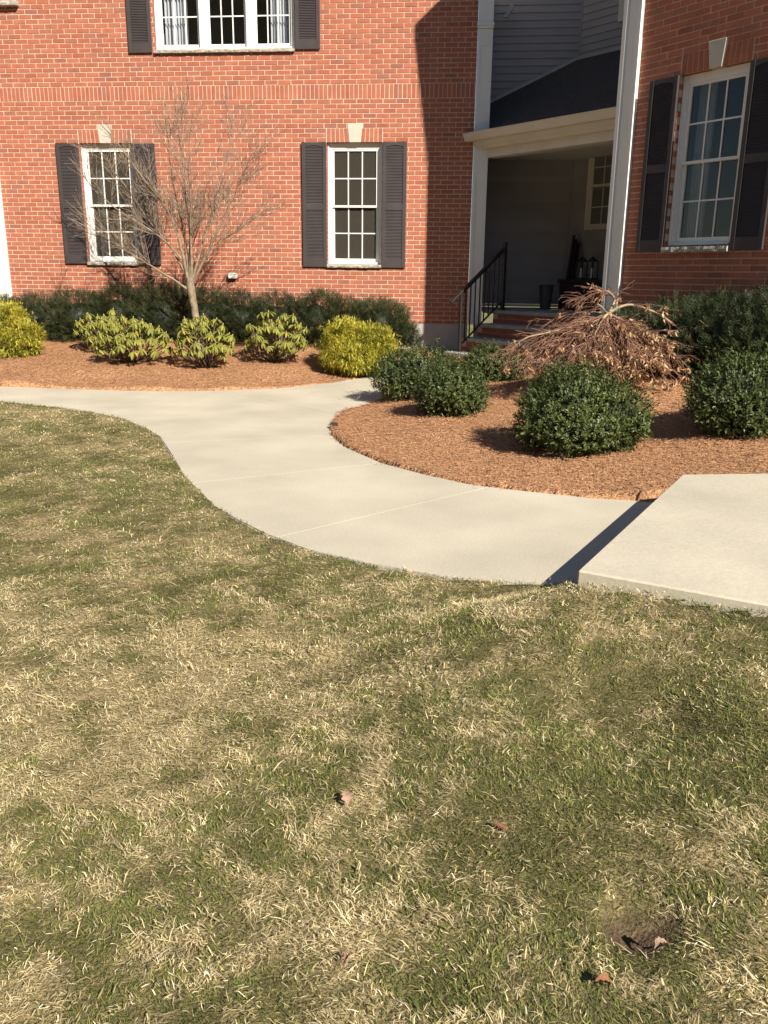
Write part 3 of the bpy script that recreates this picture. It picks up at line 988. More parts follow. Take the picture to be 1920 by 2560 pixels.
# porch roof, flashing, gutter, beam, ceiling
pp = lambda e, n: PORCH.p(e, n, 0)[:2]
RP = [pp(1.87, 1.97), pp(5.05, 1.97), pp(5.05, 4.068), (4.408, 1.298), (3.018, 1.298), (3.018, -.002), (2.72, -.002)]
MB().slab(RP, ROOFZ, lambda x, y: ROOFZ(x, y) - .03).build('porch_roof', 'shingles', house)
fl = MB()
a, b = np.array((3.03, 1.285)), np.array((4.40, 1.285))
fl.quad((*a, ROOFZ(*a) + .006), (*b, ROOFZ(*b) + .006), (*b, ROOFZ(*b) + .055), (*a, ROOFZ(*a) + .055))
a, b = np.array(pp(2.14, 4.05)), np.array(pp(5.0, 4.05))
fl.quad((*a, ROOFZ(*a) + .006), (*b, ROOFZ(*b) + .006), (*b, ROOFZ(*b) + .055), (*a, ROOFZ(*a) + .055))
fl.build('roof_flashing', 'flashing', house, recalc=False)
gt = MB()
gt.extrude_path(PORCH, [(1.84, 3.50), (1.852, 3.50), (1.858, 3.47), (1.875, 3.44), (1.90, 3.40), (1.975, 3.395), (1.975, 3.46), (1.965, 3.46), (1.965, 3.405), (1.905, 3.41), (1.885, 3.445), (1.866, 3.475), (1.855, 3.508), (1.84, 3.508)], 1.86, 5.05)
gt.build('gutter', 'cream_trim', house)
bm_ = MB()
bm_.box(PORCH, 1.95, 5.05, 1.98, 2.04, 3.33, 3.42)
bm_.extrude_path(PORCH, [(2.0, 3.335), (2.04, 3.29), (2.10, 3.285), (2.10, 3.335)], 2.03, 5.05)
bm_.box(PORCH, 2.105, 5.05, 2.12, 2.32, 3.172, 3.40)
bm_.build('porch_beam', 'cream_trim', house, bevel=.003)
MB().slab([pp(2.12, 2.1), pp(5.05, 2.1), pp(5.05, 4.1), (4.42, 1.32), (3.0, 1.32), (3.0, .08)], 3.33, 3.30).build('porch_ceiling', 'cream_trim', house)
# porch window on the wing side facet and upper window trim
pw = MB(); fz0, fz1, fa, fb = 2.195, 3.29, 2.50, 3.36
pw.box(RFACET, fa, fb, .0, .035, fz0 - .001, fz0 + .05); pw.box(RFACET, fa, fa + .085, .0, .034, fz0 + .05, fz1); pw.box(RFACET, fb - .085, fb, .0, .034, fz0 + .05, fz1)
pw_ = pw.build('window', 'cream_trim', house, bevel=.003); pw_['label'] = 'porch window half hidden by the white pilaster'
for zz0, zz1 in ((2.245, 2.83), (2.85, 3.29)):
    sh = MB(); a0, b0 = fa + .085, fb - .085
    sh.box(RFACET, a0, a0 + .03, .008, .026, zz0, zz1); sh.box(RFACET, b0 - .03, b0, .008, .026, zz0, zz1)
    sh.box(RFACET, a0 + .03, b0 - .03, .008, .027, zz0, zz0 + .035)
    gwid = (b0 - a0 - .06) / 3
    for i in (1, 2): sh.box(RFACET, a0 + .03 + gwid * i - .008, a0 + .03 + gwid * i + .008, .010, .022, zz0 + .036, zz1)
    zz = 2.54 if zz0 < 2.5 else 3.14
    for i in range(3): sh.box(RFACET, a0 + .03 + gwid * i + .009, a0 + .03 + gwid * (i + 1) - .009, .010, .0215, zz - .008, zz + .008)
    sh.build('sash', 'cream_trim', pw_)
    for i in range(3):
        for q0, q1 in ((zz0 + .03, zz), (zz, zz1)):
            MB().quad(RFACET.p(a0 + .03 + gwid * i, .009, q0), RFACET.p(a0 + .03 + gwid * (i + 1), .009, q0), RFACET.p(a0 + .03 + gwid * (i + 1), .009, q1), RFACET.p(a0 + .03 + gwid * i, .009, q1)).build('pane', 'dark_plastic' if False else 'room_glass' if 'room_glass' in MATS else 'glass', pw_, recalc=False)
uw_ = MB()
uw_.box(RFACET, 2.86, 2.96, .0, .03, 5.18, 6.6); uw_.box(RFACET, 3.6, 3.7, .0, .03, 5.18, 6.6); uw_.box(RFACET, 2.96, 3.6, .0, .03, 5.18, 5.25)
uw_.box(RFACET, 2.96, 3.6, .004, .012, 5.25, 6.6)
uw_.build('window', 'cream_trim', house)
# wall vent
vt = MB()
vt.prism(Frame((0, 0), (1, 0), (0, -1)), [(-1.075, 1.39), (-1.07, 1.445), (-1.05, 1.452), (-.955, 1.452), (-.935, 1.445), (-.93, 1.39), (-.94, 1.365), (-1.065, 1.365)], .001, .07)
vt.build('vent_hood', 'white_plastic', house, bevel=.003)
# downspout elbow high in the recess
el = MB(); ef = Frame((3.17, 1.15), (1, 0), (0, -1))
el.prism(ef, [(.02, 5.37), (.06, 5.345), (.16, 5.48), (.16, 5.56), (.11, 5.56)], 0, .05)
el.build('downspout', 'flashing', house, bevel=.006)

# ------------------------------------------------------------------ entry steps
steps = thing('entry_steps', 'brick entry steps with grey stone treads leading up to the porch', 'steps', (*pp(3.7, 1.5), .1))
ST = [(1.20, .335), (1.53, .535), (1.86, .735), (2.19, .935)]
E0, E1 = 2.30, 5.06
stm = MB(); brick_box(stm, Frame((0, 0), (1, 0), (0, -1)), 0, .19, 0, .056, .06)
stme = bpy.data.meshes.new('brick'); stme.from_pydata([tuple(map(float, v)) for v in stm.v], [], stm.f); stme.materials.append(MATS['brick'])
for k, (n0, zt) in enumerate(ST):
    n1 = n0 + .37 if k < 3 else 4.05
    mb = MB()
    if k < 3:
        mb.box(PORCH, E0 - .02, E1, n0, n1, zt - .055, zt)
    else:
        mb.slab([pp(E0 - .02, n0), pp(E1, n0), pp(E1, 4.05), pp(2.2, 4.05), (3.03, 1.29), (3.03, .1)], zt, zt - .055)
    mb.build('tread', 'bluestone', steps, bevel=.008)
    z0 = (ST[k - 1][1] if k else .10); z1 = zt - .056
    ri = MB().box(PORCH, E0, E1, n0 + .037, n0 + .30, z0 - .02, z1).build('riser', 'mortar', steps)
    rows = 2; ch = (z1 - z0) / rows
    for r in range(rows):
        e = E0 - (.1 if r else 0)
        while e < E1 - .05:
            a, b = max(e, E0) + .004, min(e + .2, E1) - .004
            if b - a > .18:
                o = link('brick', stme, None, ri)
                o.location = PORCH.p(a, n0 + .030, z0 + r * ch + .005)
                o.rotation_euler = (0, 0, PA); o.scale = (1, 1, (ch - .010) / .056)
            e += .2
sd = MB()                                    # left cheek of the stair
sd.box(PORCH, E0 + .005, E0 + .06, 1.25, 2.4, -.05, .27)
sd.build('cheek_wall', 'foundation_concrete', steps)

# railing
rail = thing('stair_railing', 'black metal handrail with slim balusters beside the entry steps', 'railing', (*pp(2.435, 1.39), .335))
HE = 2.435
hz = lambda n: 1.093 + .745 * (n - 1.21)


def bar(name, n0, z0, n1, z1, w, h, parent, mt='railing_metal', e=HE):
    mb = MB()
    mb.v += [PORCH.p(e - w / 2, n0, z0 - h), PORCH.p(e + w / 2, n0, z0 - h), PORCH.p(e + w / 2, n1, z1 - h), PORCH.p(e - w / 2, n1, z1 - h),
             PORCH.p(e - w / 2, n0, z0), PORCH.p(e + w / 2, n0, z0), PORCH.p(e + w / 2, n1, z1), PORCH.p(e - w / 2, n1, z1)]
    mb.f += [(0, 3, 2, 1), (4, 5, 6, 7), (0, 1, 5, 4), (1, 2, 6, 5), (2, 3, 7, 6), (3, 0, 4, 7)]
    return mb.build(name, mt, parent, bevel=.003)


bar('handrail', 1.19, hz(1.19), 2.29, hz(2.29), .052, .03, rail)
bar('top_rail', 1.40, hz(1.40) - .045, 2.27, hz(2.27) - .045, .03, .022, rail)
bar('bottom_rail', 1.40, hz(1.40) - .80, 2.27, hz(2.27) - .80, .03, .024, rail)
for nn, z0, z1, w in ((1.39, .335, hz(1.39) - .03, .036), (2.28, .935, 1.95, .055)):
    p_ = MB().box(PORCH, HE - w / 2, HE + w / 2, nn - w / 2, nn + w / 2, z0, z1).build('post', 'railing_metal', rail, bevel=.003)
    MB().box(PORCH, HE - .05, HE + .05, nn - .05, nn + .05, z0 + .0005, z0 + .010).build('base_plate', 'railing_metal', p_)
for k in range(8):
    nn = 1.49 + k * .097
    MB().box(PORCH, HE - .008, HE + .008, nn - .008, nn + .008, hz(nn) - .81, hz(nn) - .05).build('baluster', 'railing_metal', rail)

# ------------------------------------------------------------------ things on the porch
ch = thing('storage_chest', 'dark wooden chest under the porch window', 'chest', (*pp(2.95, 3.7), .935))
MB().box(PORCH, 2.55, 3.40, 3.46, 3.86, .94, 1.36).build('body', 'dark_wood', ch, bevel=.006)
MB().box(PORCH, 2.52, 3.43, 3.44, 3.88, 1.3605, 1.41).build('lid', 'dark_wood', ch, bevel=.006)
for (e, side) in ((2.874, 'left'), (3.085, 'right')):
    ln = thing('candle_lantern', f'dark lantern holding a white candle, {side} one on the chest', 'lantern', (*pp(e, 3.6), 1.411), 'lanterns on the porch chest')
    MB().box(PORCH, e - .07, e + .07, 3.53, 3.67, 1.412, 1.435).build('base', 'dark_plastic', ln)
    fr = MB()
    for s in (-1, 1):
        for q in (3.54, 3.66): fr.box(PORCH, e + s * .06 - .006, e + s * .06 + .006, q - .006, q + .006, 1.4355, 1.68)
    fr.build('frame', 'dark_plastic', ln)
    rr = MB(); ap = PORCH.p(e, 3.6, 1.77)
    cs = [PORCH.p(e + a * .075, 3.6 + b * .075, 1.681) for a, b in ((-1, -1), (1, -1), (1, 1), (-1, 1))]
    for k in range(4): rr.quad(cs[k], cs[(k + 1) % 4], ap)
    rr.quad(*cs)
    rr.build('cap', 'dark_plastic', ln)
    V = []; T = []
    for k in range(12):
        a = k * math.pi / 6
        V += [PORCH.p(e + .026 * math.cos(a), 3.6 + .026 * math.sin(a), 1.4355), PORCH.p(e + .026 * math.cos(a), 3.6 + .026 * math.sin(a), 1.585)]
    T = [(2 * k, 2 * ((k + 1) % 12), 2 * ((k + 1) % 12) + 1, 2 * k + 1) for k in range(12)]
    cm = MB(); cm.v, cm.f = V, T + [tuple(range(1, 24, 2))]
    cm.build('candle', 'candle_wax', ln)
bk_ = thing('porch_bucket', 'dark grey tapered planter bucket at the left end of the chest', 'bucket', (*pp(2.42, 3.3), .935))
V = []; T = []
prof = [(.085, .94), (.115, 1.29), (.125, 1.30), (.125, 1.325), (.112, 1.325), (.10, 1.05)]
for k in range(20):
    a = k * math.pi / 10
    for r, z in prof: V.append(PORCH.p(2.42 + r * math.cos(a), 3.3 + r * math.sin(a), z))
n = len(prof)
for k in range(20):
    for j in range(n - 1): T.append((k * n + j, ((k + 1) % 20) * n + j, ((k + 1) % 20) * n + j + 1, k * n + j + 1))
b2 = MB(); b2.v, b2.f = V, T + [tuple(k * n + n - 1 for k in range(20)), tuple(k * n for k in range(19, -1, -1))]
b2.build('pail', 'bucket_metal', bk_)
MB().box(PORCH, 2.34, 2.50, 3.24, 3.36, 1.06, 1.29).build('potting_soil', 'soil', bk_)
lp = thing('leaning_boards', 'dark narrow boards leaning in the porch corner', 'boards', (*pp(2.62, 3.5), .935))
for k in range(3):
    e0, e1 = 2.62 + .05 * k, 2.40 + .03 * k
    mb = MB()
    for s in (-1, 1):
        for dn in (0, .02):
            mb.v.append(PORCH.p(e0 + s * .028, 3.50 + .03 * k + dn, .94)); mb.v.append(PORCH.p(e1 + s * .024, 3.92 + .03 * k + dn, 2.11 - .06 * k))
    mb.f += [(0, 1, 3, 2), (4, 6, 7, 5), (0, 4, 5, 1), (2, 3, 7, 6), (0, 2, 6, 4), (1, 5, 7, 3)]
    mb.build('board', 'dark_wood', lp)


# ------------------------------------------------------------------ plant builders
def leaves(P, D, Nn, L, W, fold=.18):
    """two-triangle folded leaves"""
    D = unit(D); S = unit(np.cross(D, Nn)); U = np.cross(S, D)
    L = np.asarray(L)[:, None]; W = np.asarray(W)[:, None]
    mid = P + D * L * .48
    V = np.stack([P, mid + S * W / 2 + U * W * fold, P + D * L - U * L * .06, mid - S * W / 2 + U * W * fold], 1)
    n = len(P); b = np.arange(n)[:, None] * 4
    T = np.concatenate([b + np.array([[0, 1, 2]]), b + np.array([[0, 2, 3]])], 0)
    return V.reshape(-1, 3), T


def tubes(paths, sides=5):
    """paths: list of (points (k,3), radii (k,)) -> quads"""
    VV, TT, off = [], [], 0
    an = np.arange(sides) * 2 * np.pi / sides
    for P, R in paths:
        P = np.asarray(P, float); R = np.asarray(R, float); k = len(P)
        t = np.gradient(P, axis=0); t = unit(t)
        ref = np.where(np.abs(t[:, 2:3]) > .9, np.array([[1.0, 0, 0]]), np.array([[0, 0, 1.0]]))
        a = unit(np.cross(t, ref)); b = np.cross(t, a)
        ring = P[:, None] + R[:, None, None] * (np.cos(an)[None, :, None] * a[:, None] + np.sin(an)[None, :, None] * b[:, None])
        VV.append(ring.reshape(-1, 3))
        i = np.arange(k - 1)[:, None] * sides; j = np.arange(sides)[None]; j2 = (j + 1) % sides
        TT.append(np.stack([i + j, i + j2, i + sides + j2, i + sides + j], -1).reshape(-1, 4) + off)
        off += k * sides
    return np.concatenate(VV), np.concatenate(TT)


def rand_dir(n):
    return unit(rng.normal(size=(n, 3)))


def lobes_sample(lobes, n, lo, hi, seed, freq=3.0, amp=.25, zmin=-1, inner=.80):
    """points in the shell of a union of noisy ellipsoids; returns point, outward direction, shell position 0..1"""
    L = np.array(lobes, float); w = (L[:, 3] * L[:, 4] + L[:, 3] * L[:, 5]); w = w / w.sum()
    k = rng.choice(len(L), n * 2, p=w)
    d = rand_dir(n * 2)
    q = rng.random(n * 2) ** .6
    c = L[k, :3]; r = L[k, 3:]
    base = c + d * r
    am = 1 + amp * (noise(base, freq, seed, 2) - .5) * 2
    s = lo + (hi - lo) * q
    P = c + d * r * (s * am)[:, None]
    ok = P[:, 2] > zmin
    for j in range(len(L)):
        e = np.linalg.norm((P - L[j, :3]) / L[j, 3:], axis=1)
        ok &= ~((e < inner * .9) & (k != j))
    P, d, q, r = P[ok][:n], d[ok][:n], q[ok][:n], r[ok][:n]
    return P, unit(d / r), q


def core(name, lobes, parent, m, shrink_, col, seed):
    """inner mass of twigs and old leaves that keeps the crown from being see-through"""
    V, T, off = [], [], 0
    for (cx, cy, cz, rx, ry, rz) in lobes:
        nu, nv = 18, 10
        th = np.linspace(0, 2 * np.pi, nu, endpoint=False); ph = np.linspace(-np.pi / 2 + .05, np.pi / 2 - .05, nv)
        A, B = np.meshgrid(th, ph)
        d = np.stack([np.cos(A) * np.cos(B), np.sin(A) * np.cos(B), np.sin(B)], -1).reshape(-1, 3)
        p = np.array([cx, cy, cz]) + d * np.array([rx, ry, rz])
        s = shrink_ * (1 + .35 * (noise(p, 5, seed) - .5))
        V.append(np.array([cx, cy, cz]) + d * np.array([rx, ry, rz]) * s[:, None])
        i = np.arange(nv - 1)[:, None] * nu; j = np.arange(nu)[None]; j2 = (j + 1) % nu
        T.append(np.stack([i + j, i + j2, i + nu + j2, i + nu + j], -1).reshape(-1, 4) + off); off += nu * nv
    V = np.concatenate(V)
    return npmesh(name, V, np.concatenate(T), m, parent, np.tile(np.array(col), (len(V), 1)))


def stems(name, base, lobes, parent, n, m='shrub_wood', r=.012):
    ps = []
    for k in range(n):
        lb = lobes[rng.integers(len(lobes))]
        d = rand_dir(1)[0]; d[2] = abs(d[2])
        e = np.array(lb[:3]) + d * np.array(lb[3:]) * .8
        b = np.array(base) + np.array([rng.normal(0, .05), rng.normal(0, .05), -.03])
        m_ = (b + e) / 2 + np.array([0, 0, -.06]) + rng.normal(0, .03, 3)
        t = np.linspace(0, 1, 6)[:, None]
        P = (1 - t) ** 2 * b + 2 * t * (1 - t) * m_ + t ** 2 * e
        ps.append((P, np.linspace(r, r * .3, 6)))
    V, T = tubes(ps, 5)
    return npmesh(name, V, T, m, parent)


def broadleaf_shrub(label, base, lobes, n, seed, group):
    lobes = [(base[0] + (a - base[0]) * .97, b, base[2] + (c - base[2]) * .90, d * .91, e * .91, f * .89) for a, b, c, d, e, f in lobes]
    """inkberry type shrub: small glossy dark leaves on upright shoots"""
    t = thing('evergreen_shrub', label, 'shrub', base, group)
    ns = n // 9
    P, O, q = lobes_sample(lobes, ns, .72, 1.0, seed, 5.5, .30, base[2] + .01)
    out = rng.random(len(P)) < .14                      # shoots that stick out of the clipped mass
    P = P + O * (out * rng.uniform(.02, .09, len(P)))[:, None] + np.array([0, 0, 1.0]) * (out * rng.uniform(0, .05, len(P)))[:, None]
    ns = len(P)
    tone = noise(P, 5, seed + 3, 2)
    up = unit(O + np.array([0, 0, .75]) + rng.normal(0, .35, (ns, 3)))
    # leaves along each shoot
    k = 9
    a = np.repeat(P, k, 0); dirs = np.repeat(up, k, 0)
    s = np.tile(np.linspace(-.035, .055, k), ns)[:, None] * np.repeat(rng.uniform(.7, 1.25, ns), k)[:, None]
    rd = rand_dir(ns * k); rad = unit(rd - dirs * np.sum(rd * dirs, 1, keepdims=True))
    D = unit(rad * .85 + dirs * .65)
    LP = a + dirs * s
    Ln = rng.uniform(.022, .036, ns * k); Wd = Ln * rng.uniform(.38, .5, ns * k)
    V, T = leaves(LP, D, dirs + rng.normal(0, .2, (ns * k, 3)), Ln, Wd)
    g_ = np.repeat(tone, k) * .5 + rng.random(ns * k) * .5
    c0, c1, c2 = np.array([.026, .044, .014]), np.array([.068, .096, .028]), np.array([.18, .205, .065])
    cc = np.where(g_[:, None] < .5, c0 + (c1 - c0) * g_[:, None] * 2, c1 + (c2 - c1) * (g_[:, None] * 2 - 1))
    npmesh('foliage', V, T, 'glossy_leaf', t, np.repeat(cc, 4, 0))
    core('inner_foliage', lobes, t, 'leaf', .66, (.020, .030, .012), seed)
    stems('stems', base, lobes, t, 9)
    return t


def yew(label, base, lobes, n, seed, cat='hedge', name='yew_hedge', tip=(.070, .082, .030)):
    t = thing(name, label, cat, base)
    k = 12; ns = n // k
    P, O, q = lobes_sample(lobes, ns, .62, 1.06, seed, 3.6, .22, base[2] - .02, .80)
    ns = len(P)
    dr = unit(O * .9 + np.array([0, 0, .55]) + rng.normal(0, .38, (ns, 3)))
    sd_ = unit(np.cross(dr, rand_dir(ns)))
    ln = rng.uniform(.07, .14, ns)
    a = np.repeat(P, k, 0); dd = np.repeat(dr, k, 0); ss = np.repeat(sd_, k, 0); ll = np.repeat(ln, k)
    s = np.tile(np.linspace(-.5, .5, k), ns) * ll
    sign = np.tile(np.array([1, -1] * (k // 2)), ns)
    D = unit(ss * sign[:, None] + dd * .75 + rng.normal(0, .12, (ns * k, 3)))
    Ln = rng.uniform(.026, .044, ns * k); Wd = rng.uniform(.006, .010, ns * k)
    V, T = leaves(a + dd * s[:, None], D, np.cross(dd, ss) + rng.normal(0, .15, (ns * k, 3)), Ln, Wd, .05)
    tone = np.repeat(noise(P, 3.0, seed + 5, 2), k)
    g_ = np.clip(tone * .8 + rng.random(ns * k) * .35 + np.tile(np.linspace(-.12, .12, k), ns) - .15, 0, 1)[:, None]
    c0, c1 = np.array([.018, .029, .011]), np.array(tip)
    npmesh('foliage', V, T, 'leaf', t, np.repeat(c0 + (c1 - c0) * g_, 4, 0))
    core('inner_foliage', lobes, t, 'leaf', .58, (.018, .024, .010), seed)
    stems('stems', base, lobes, t, 14, r=.016)
    return t


def blades(P, D, L, W, droop, curl=None):
    """three-triangle tapering strips that bend towards droop"""
    n = len(P)
    D = unit(D); L = np.asarray(L)[:, None]; W = np.asarray(W)[:, None]
    side = unit(np.cross(D, rand_dir(n) * .25 + np.array([0, 0, 1.0])))
    m = P + D * L * .5 + droop * L * .18
    tip = P + D * L * .85 + droop * L * .62
    V = np.stack([P - side * W / 2, P + side * W / 2, m - side * W * .42, m + side * W * .42, tip], 1)
    b = np.arange(n)[:, None] * 5
    T = np.concatenate([b + np.array([[0, 1, 2]]), b + np.array([[1, 3, 2]]), b + np.array([[2, 3, 4]])], 0)
    return V.reshape(-1, 3), T


def golden(label, base, lobes, n, seed):
    t = thing('golden_cypress', label, 'shrub', base, 'golden threadleaf shrubs')
    k = 7; ns = n // k
    P, O, q = lobes_sample(lobes, ns, .62, 1.02, seed, 6.0, .5, base[2] + .0)
    P = P + O * (np.where(rng.random(len(P)) < .12, rng.uniform(0, .09, len(P)), 0))[:, None]
    ns = len(P)
    dr = unit(O + np.array([0, 0, .35]) + rng.normal(0, .35, (ns, 3)))
    a = np.repeat(P, k, 0) + rng.normal(0, .018, (ns * k, 3)); dd = unit(np.repeat(dr, k, 0) + rng.normal(0, .5, (ns * k, 3)))
    V, T = blades(a, dd, rng.uniform(.04, .10, ns * k), rng.uniform(.006, .012, ns * k), np.array([[0, 0, -.28]]))
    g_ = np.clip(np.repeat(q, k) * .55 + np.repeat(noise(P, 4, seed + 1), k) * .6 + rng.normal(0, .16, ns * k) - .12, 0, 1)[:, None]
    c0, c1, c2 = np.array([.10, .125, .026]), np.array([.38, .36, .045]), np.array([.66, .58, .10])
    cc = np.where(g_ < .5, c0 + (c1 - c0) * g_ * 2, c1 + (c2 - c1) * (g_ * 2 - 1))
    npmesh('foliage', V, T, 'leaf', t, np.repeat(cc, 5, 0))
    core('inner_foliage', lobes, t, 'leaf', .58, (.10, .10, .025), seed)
    stems('stems', base, lobes, t, 10, r=.012)
    return t


# rhododendron whorls: a few shared meshes, each whorl its own piece
def whorl_mesh(seed):
    r2 = np.random.default_rng(seed)
    V, T, C = [], [], []
    nl = int(r2.integers(9, 13))
    for k in range(nl):
        a = 2 * np.pi * k / nl + r2.normal(0, .16)
        el = r2.uniform(-.75, .12); L = r2.uniform(.085, .13); W = L * r2.uniform(.24, .31)
        d = np.array([np.cos(a), np.sin(a), 0]); s = np.array([-np.sin(a), np.cos(a), 0])
        yel = r2.random() < .06
        c = np.array([.33, .23, .035]) if yel else np.array([.185, .19, .038]) * r2.uniform(.7, 1.3)
        i0 = len(V)
        for j, (u_, w_) in enumerate(((.06, .12), (.3, .75), (.6, 1.0), (.85, .7), (1.0, .04))):
            ang = el - .5 * u_
            p = d * (L * u_ * math.cos(ang)) + np.array([0, 0, L * u_ * math.sin(ang) + .004])
            up = np.array([0, 0, 1.0])
            V += [p - s * W / 2 * w_ + up * W * .16 * w_, p, p + s * W / 2 * w_ + up * W * .16 * w_]
            mid = c * 1.5
            C += [c, mid, c]
        for j in range(4):
            for q in (0, 1):
                b = i0 + j * 3 + q
                T.append((b, b + 1, b + 4, b + 3))
    # flower bud
    i0 = len(V)
    for z, r in ((0, .004), (.010, .0075), (.020, .006), (.030, .001)):
        for k in range(4):
            a = k * np.pi / 2
            V.append(np.array([r * np.cos(a), r * np.sin(a), z])); C.append(np.array([.50, .47, .24]))
    for j in range(3):
        for k in range(4):
            b = i0 + j * 4; T.append((b + k, b + (k + 1) % 4, b + 4 + (k + 1) % 4, b + 4 + k))
    o = npmesh('leaf_whorl', np.array(V), np.array(T), 'rhodo_leaf', None, np.array(C))
    me = o.data; bpy.data.objects.remove(o); return me


WH = [whorl_mesh(100 + k) for k in range(6)]


def rhodo(label, base, rx, ry, rz, n, seed):
    t = thing('rhododendron', label, 'shrub', base, 'rhododendrons in front of the yew hedge')
    r2 = np.random.default_rng(seed)
    pts = []
    tries = 0
    while len(pts) < n and tries < 6000:
        tries += 1
        d = r2.normal(size=3); d /= np.linalg.norm(d)
        if d[2] < -.25: continue
        if d[1] > .75 and r2.random() < .6: continue
        s = r2.uniform(.80, 1.06) if r2.random() < .8 else r2.uniform(.5, .8)
        p = np.array(base) + np.array([0, 0, rz * .42]) + d * np.array([rx, ry, rz * .62]) * s
        if p[2] < base[2] + .05: continue
        if any(np.linalg.norm(p - q[0]) < .085 for q in pts): continue
        pts.append((p, d))
    tw = []
    for p, d in pts:
        o = link('leaf_whorl', WH[r2.integers(len(WH))], None, t)
        ax = Vector(d * .55 + np.array([0, 0, .9])).normalized()
        M4 = Matrix.Translation(p) @ ax.to_track_quat('Z', 'Y').to_matrix().to_4x4() @ Matrix.Rotation(r2.uniform(0, 6.28), 4, 'Z') @ Matrix.Scale(r2.uniform(.85, 1.2), 4)
        o.matrix_basis = M4
        b = np.array(base) + np.array([r2.normal(0, .04), r2.normal(0, .04), -.02])
        m_ = b * .45 + p * .55 + np.array([0, 0, -.05])
        s = np.linspace(0, 1, 6)[:, None]
        tw.append(((1 - s) ** 2 * b + 2 * s * (1 - s) * m_ + s ** 2 * p, np.linspace(.010, .004, 6)))
    V, T = tubes(tw, 4)
    npmesh('stems', V, T, 'shrub_wood', t)
    return t


# ------------------------------------------------------------------ plants in the beds
lob = []
for x, top, y in ((-4.75, 1.02, -.62), (-4.1, 1.06, -.62), (-3.4, 1.15, -.64), (-2.7, 1.22, -.66), (-2.0, 1.24, -.62), (-1.35, 1.2, -.62), (-.75, 1.16, -.60), (-.15, 1.14, -.6), (.45, 1.16, -.6), (.95, 1.08, -.58), (1.42, 1.12, -.55)):
    zb = .38; h = (top - zb)
    lob.append((x, y, zb + h * .42, .52, .48, h * .60))
lob.append((1.72, -.50, .58, .22, .30, .30)); lob.append((1.86, -.62, .50, .20, .2, .17))
yew('dark green yew hedge along the sunlit brick wall behind the rhododendrons', (-1.5, -.6, .40), lob, 175000, 51)
lob = []
for t_, top in ((.45, 1.10), (.95, 1.2), (1.5, 1.28), (2.1, 1.32), (2.8, 1.32), (3.4, 1.3)):
    q = WING.p(t_, .50, 0); zb = .42; h = top - zb
    lob.append((q[0], q[1], zb + h * .45, .48, .46, h * .60))
yew('dark shaded yew hedge under the large wing window', (5.9, -5.2, .44), lob, 105000, 52, tip=(.06, .085, .032))

golden('golden yellow threadleaf shrub cut by the left edge of the picture', (-3.95, -1.75, .27), [(-4.05, -1.75, .62, .40, .42, .36), (-3.70, -1.8, .50, .26, .30, .24), (-3.9, -1.95, .42, .36, .3, .22), (-4.4, -1.7, .60, .36, .4, .32), (-3.85, -1.7, .78, .16, .2, .16)], 34000, 61)
golden('golden yellow threadleaf shrub at the end of the yew hedge near the steps', (1.32, -1.85, .17), [(1.10, -1.85, .52, .26, .30, .28), (1.50, -1.9, .47, .28, .32, .25), (1.30, -2.05, .36, .36, .30, .20), (1.62, -2.0, .36, .20, .24, .18), (1.0, -1.95, .38, .22, .24, .2), (1.28, -1.85, .58, .18, .2, .2)], 34000, 62)

rhodo('leftmost rhododendron, set back, with darker leaves and bare pale stems', (-2.62, -1.42, .31), .42, .38, .58, 52, 71)
rhodo('broad rhododendron with drooping yellow green leaves, second from left', (-1.86, -2.2, .21), .54, .46, .62, 84, 72)
rhodo('rhododendron right below the bare tree trunk', (-.83, -2.25, .19), .43, .40, .68, 66, 73)
rhodo('rightmost rhododendron, a round mound between bare tree and golden shrub', (.09, -1.8, .24), .45, .42, .66, 70, 74)

GS = 'dark evergreen shrubs in the right mulch bed'
broadleaf_shrub('dark green shrub overhanging the path edge, leftmost in the right bed', (2.15, -4.2, .07), [(2.05, -4.15, .36, .32, .34, .30), (2.32, -4.15, .38, .36, .36, .33), (2.5, -4.0, .32, .3, .3, .28)], 15000, 81, GS)
broadleaf_shrub('compact dark green shrub in front of the leftmost one in the right bed', (2.68, -5.35, .10), [(2.66, -5.35, .36, .33, .33, .29), (2.82, -5.4, .30, .24, .26, .22), (2.52, -5.35, .30, .22, .24, .20)], 14000, 82, GS)
broadleaf_shrub('small dark green shrub at the foot of the entry steps', (3.22, -2.85, .14), [(3.12, -2.85, .36, .33, .32, .27), (3.36, -2.9, .34, .28, .3, .22), (3.0, -2.8, .33, .24, .26, .2)], 12000, 83, GS)
broadleaf_shrub('large round dark green shrub standing alone in the middle of the mulch', (3.76, -6.95, .12), [(3.68, -6.95, .46, .38, .38, .34), (4.0, -6.95, .40, .33, .34, .28), (3.5, -6.98, .37, .29, .3, .26), (3.78, -7.1, .30, .44, .34, .2)], 26000, 84, GS)
broadleaf_shrub('dark green shrub cut by the right edge of the picture', (5.2, -6.7, .25), [(5.05, -6.7, .56, .40, .4, .34), (5.35, -6.6, .58, .40, .4, .36), (4.92, -6.75, .50, .32, .34, .26), (5.15, -6.85, .42, .44, .34, .22)], 24000, 85, GS)


# ------------------------------------------------------------------ bare tree
def spline(P, n):
    P = np.asarray(P, float); k = len(P)
    s = np.r_[0, np.cumsum(np.linalg.norm(np.diff(P, axis=0), axis=1))]; s /= s[-1]
    t = np.linspace(0, 1, n)
    Q = np.stack([np.interp(t, s, P[:, j]) for j in range(3)], 1)
    for _ in range(2):
        Q[1:-1] = .25 * Q[:-2] + .5 * Q[1:-1] + .25 * Q[2:]
    return Q


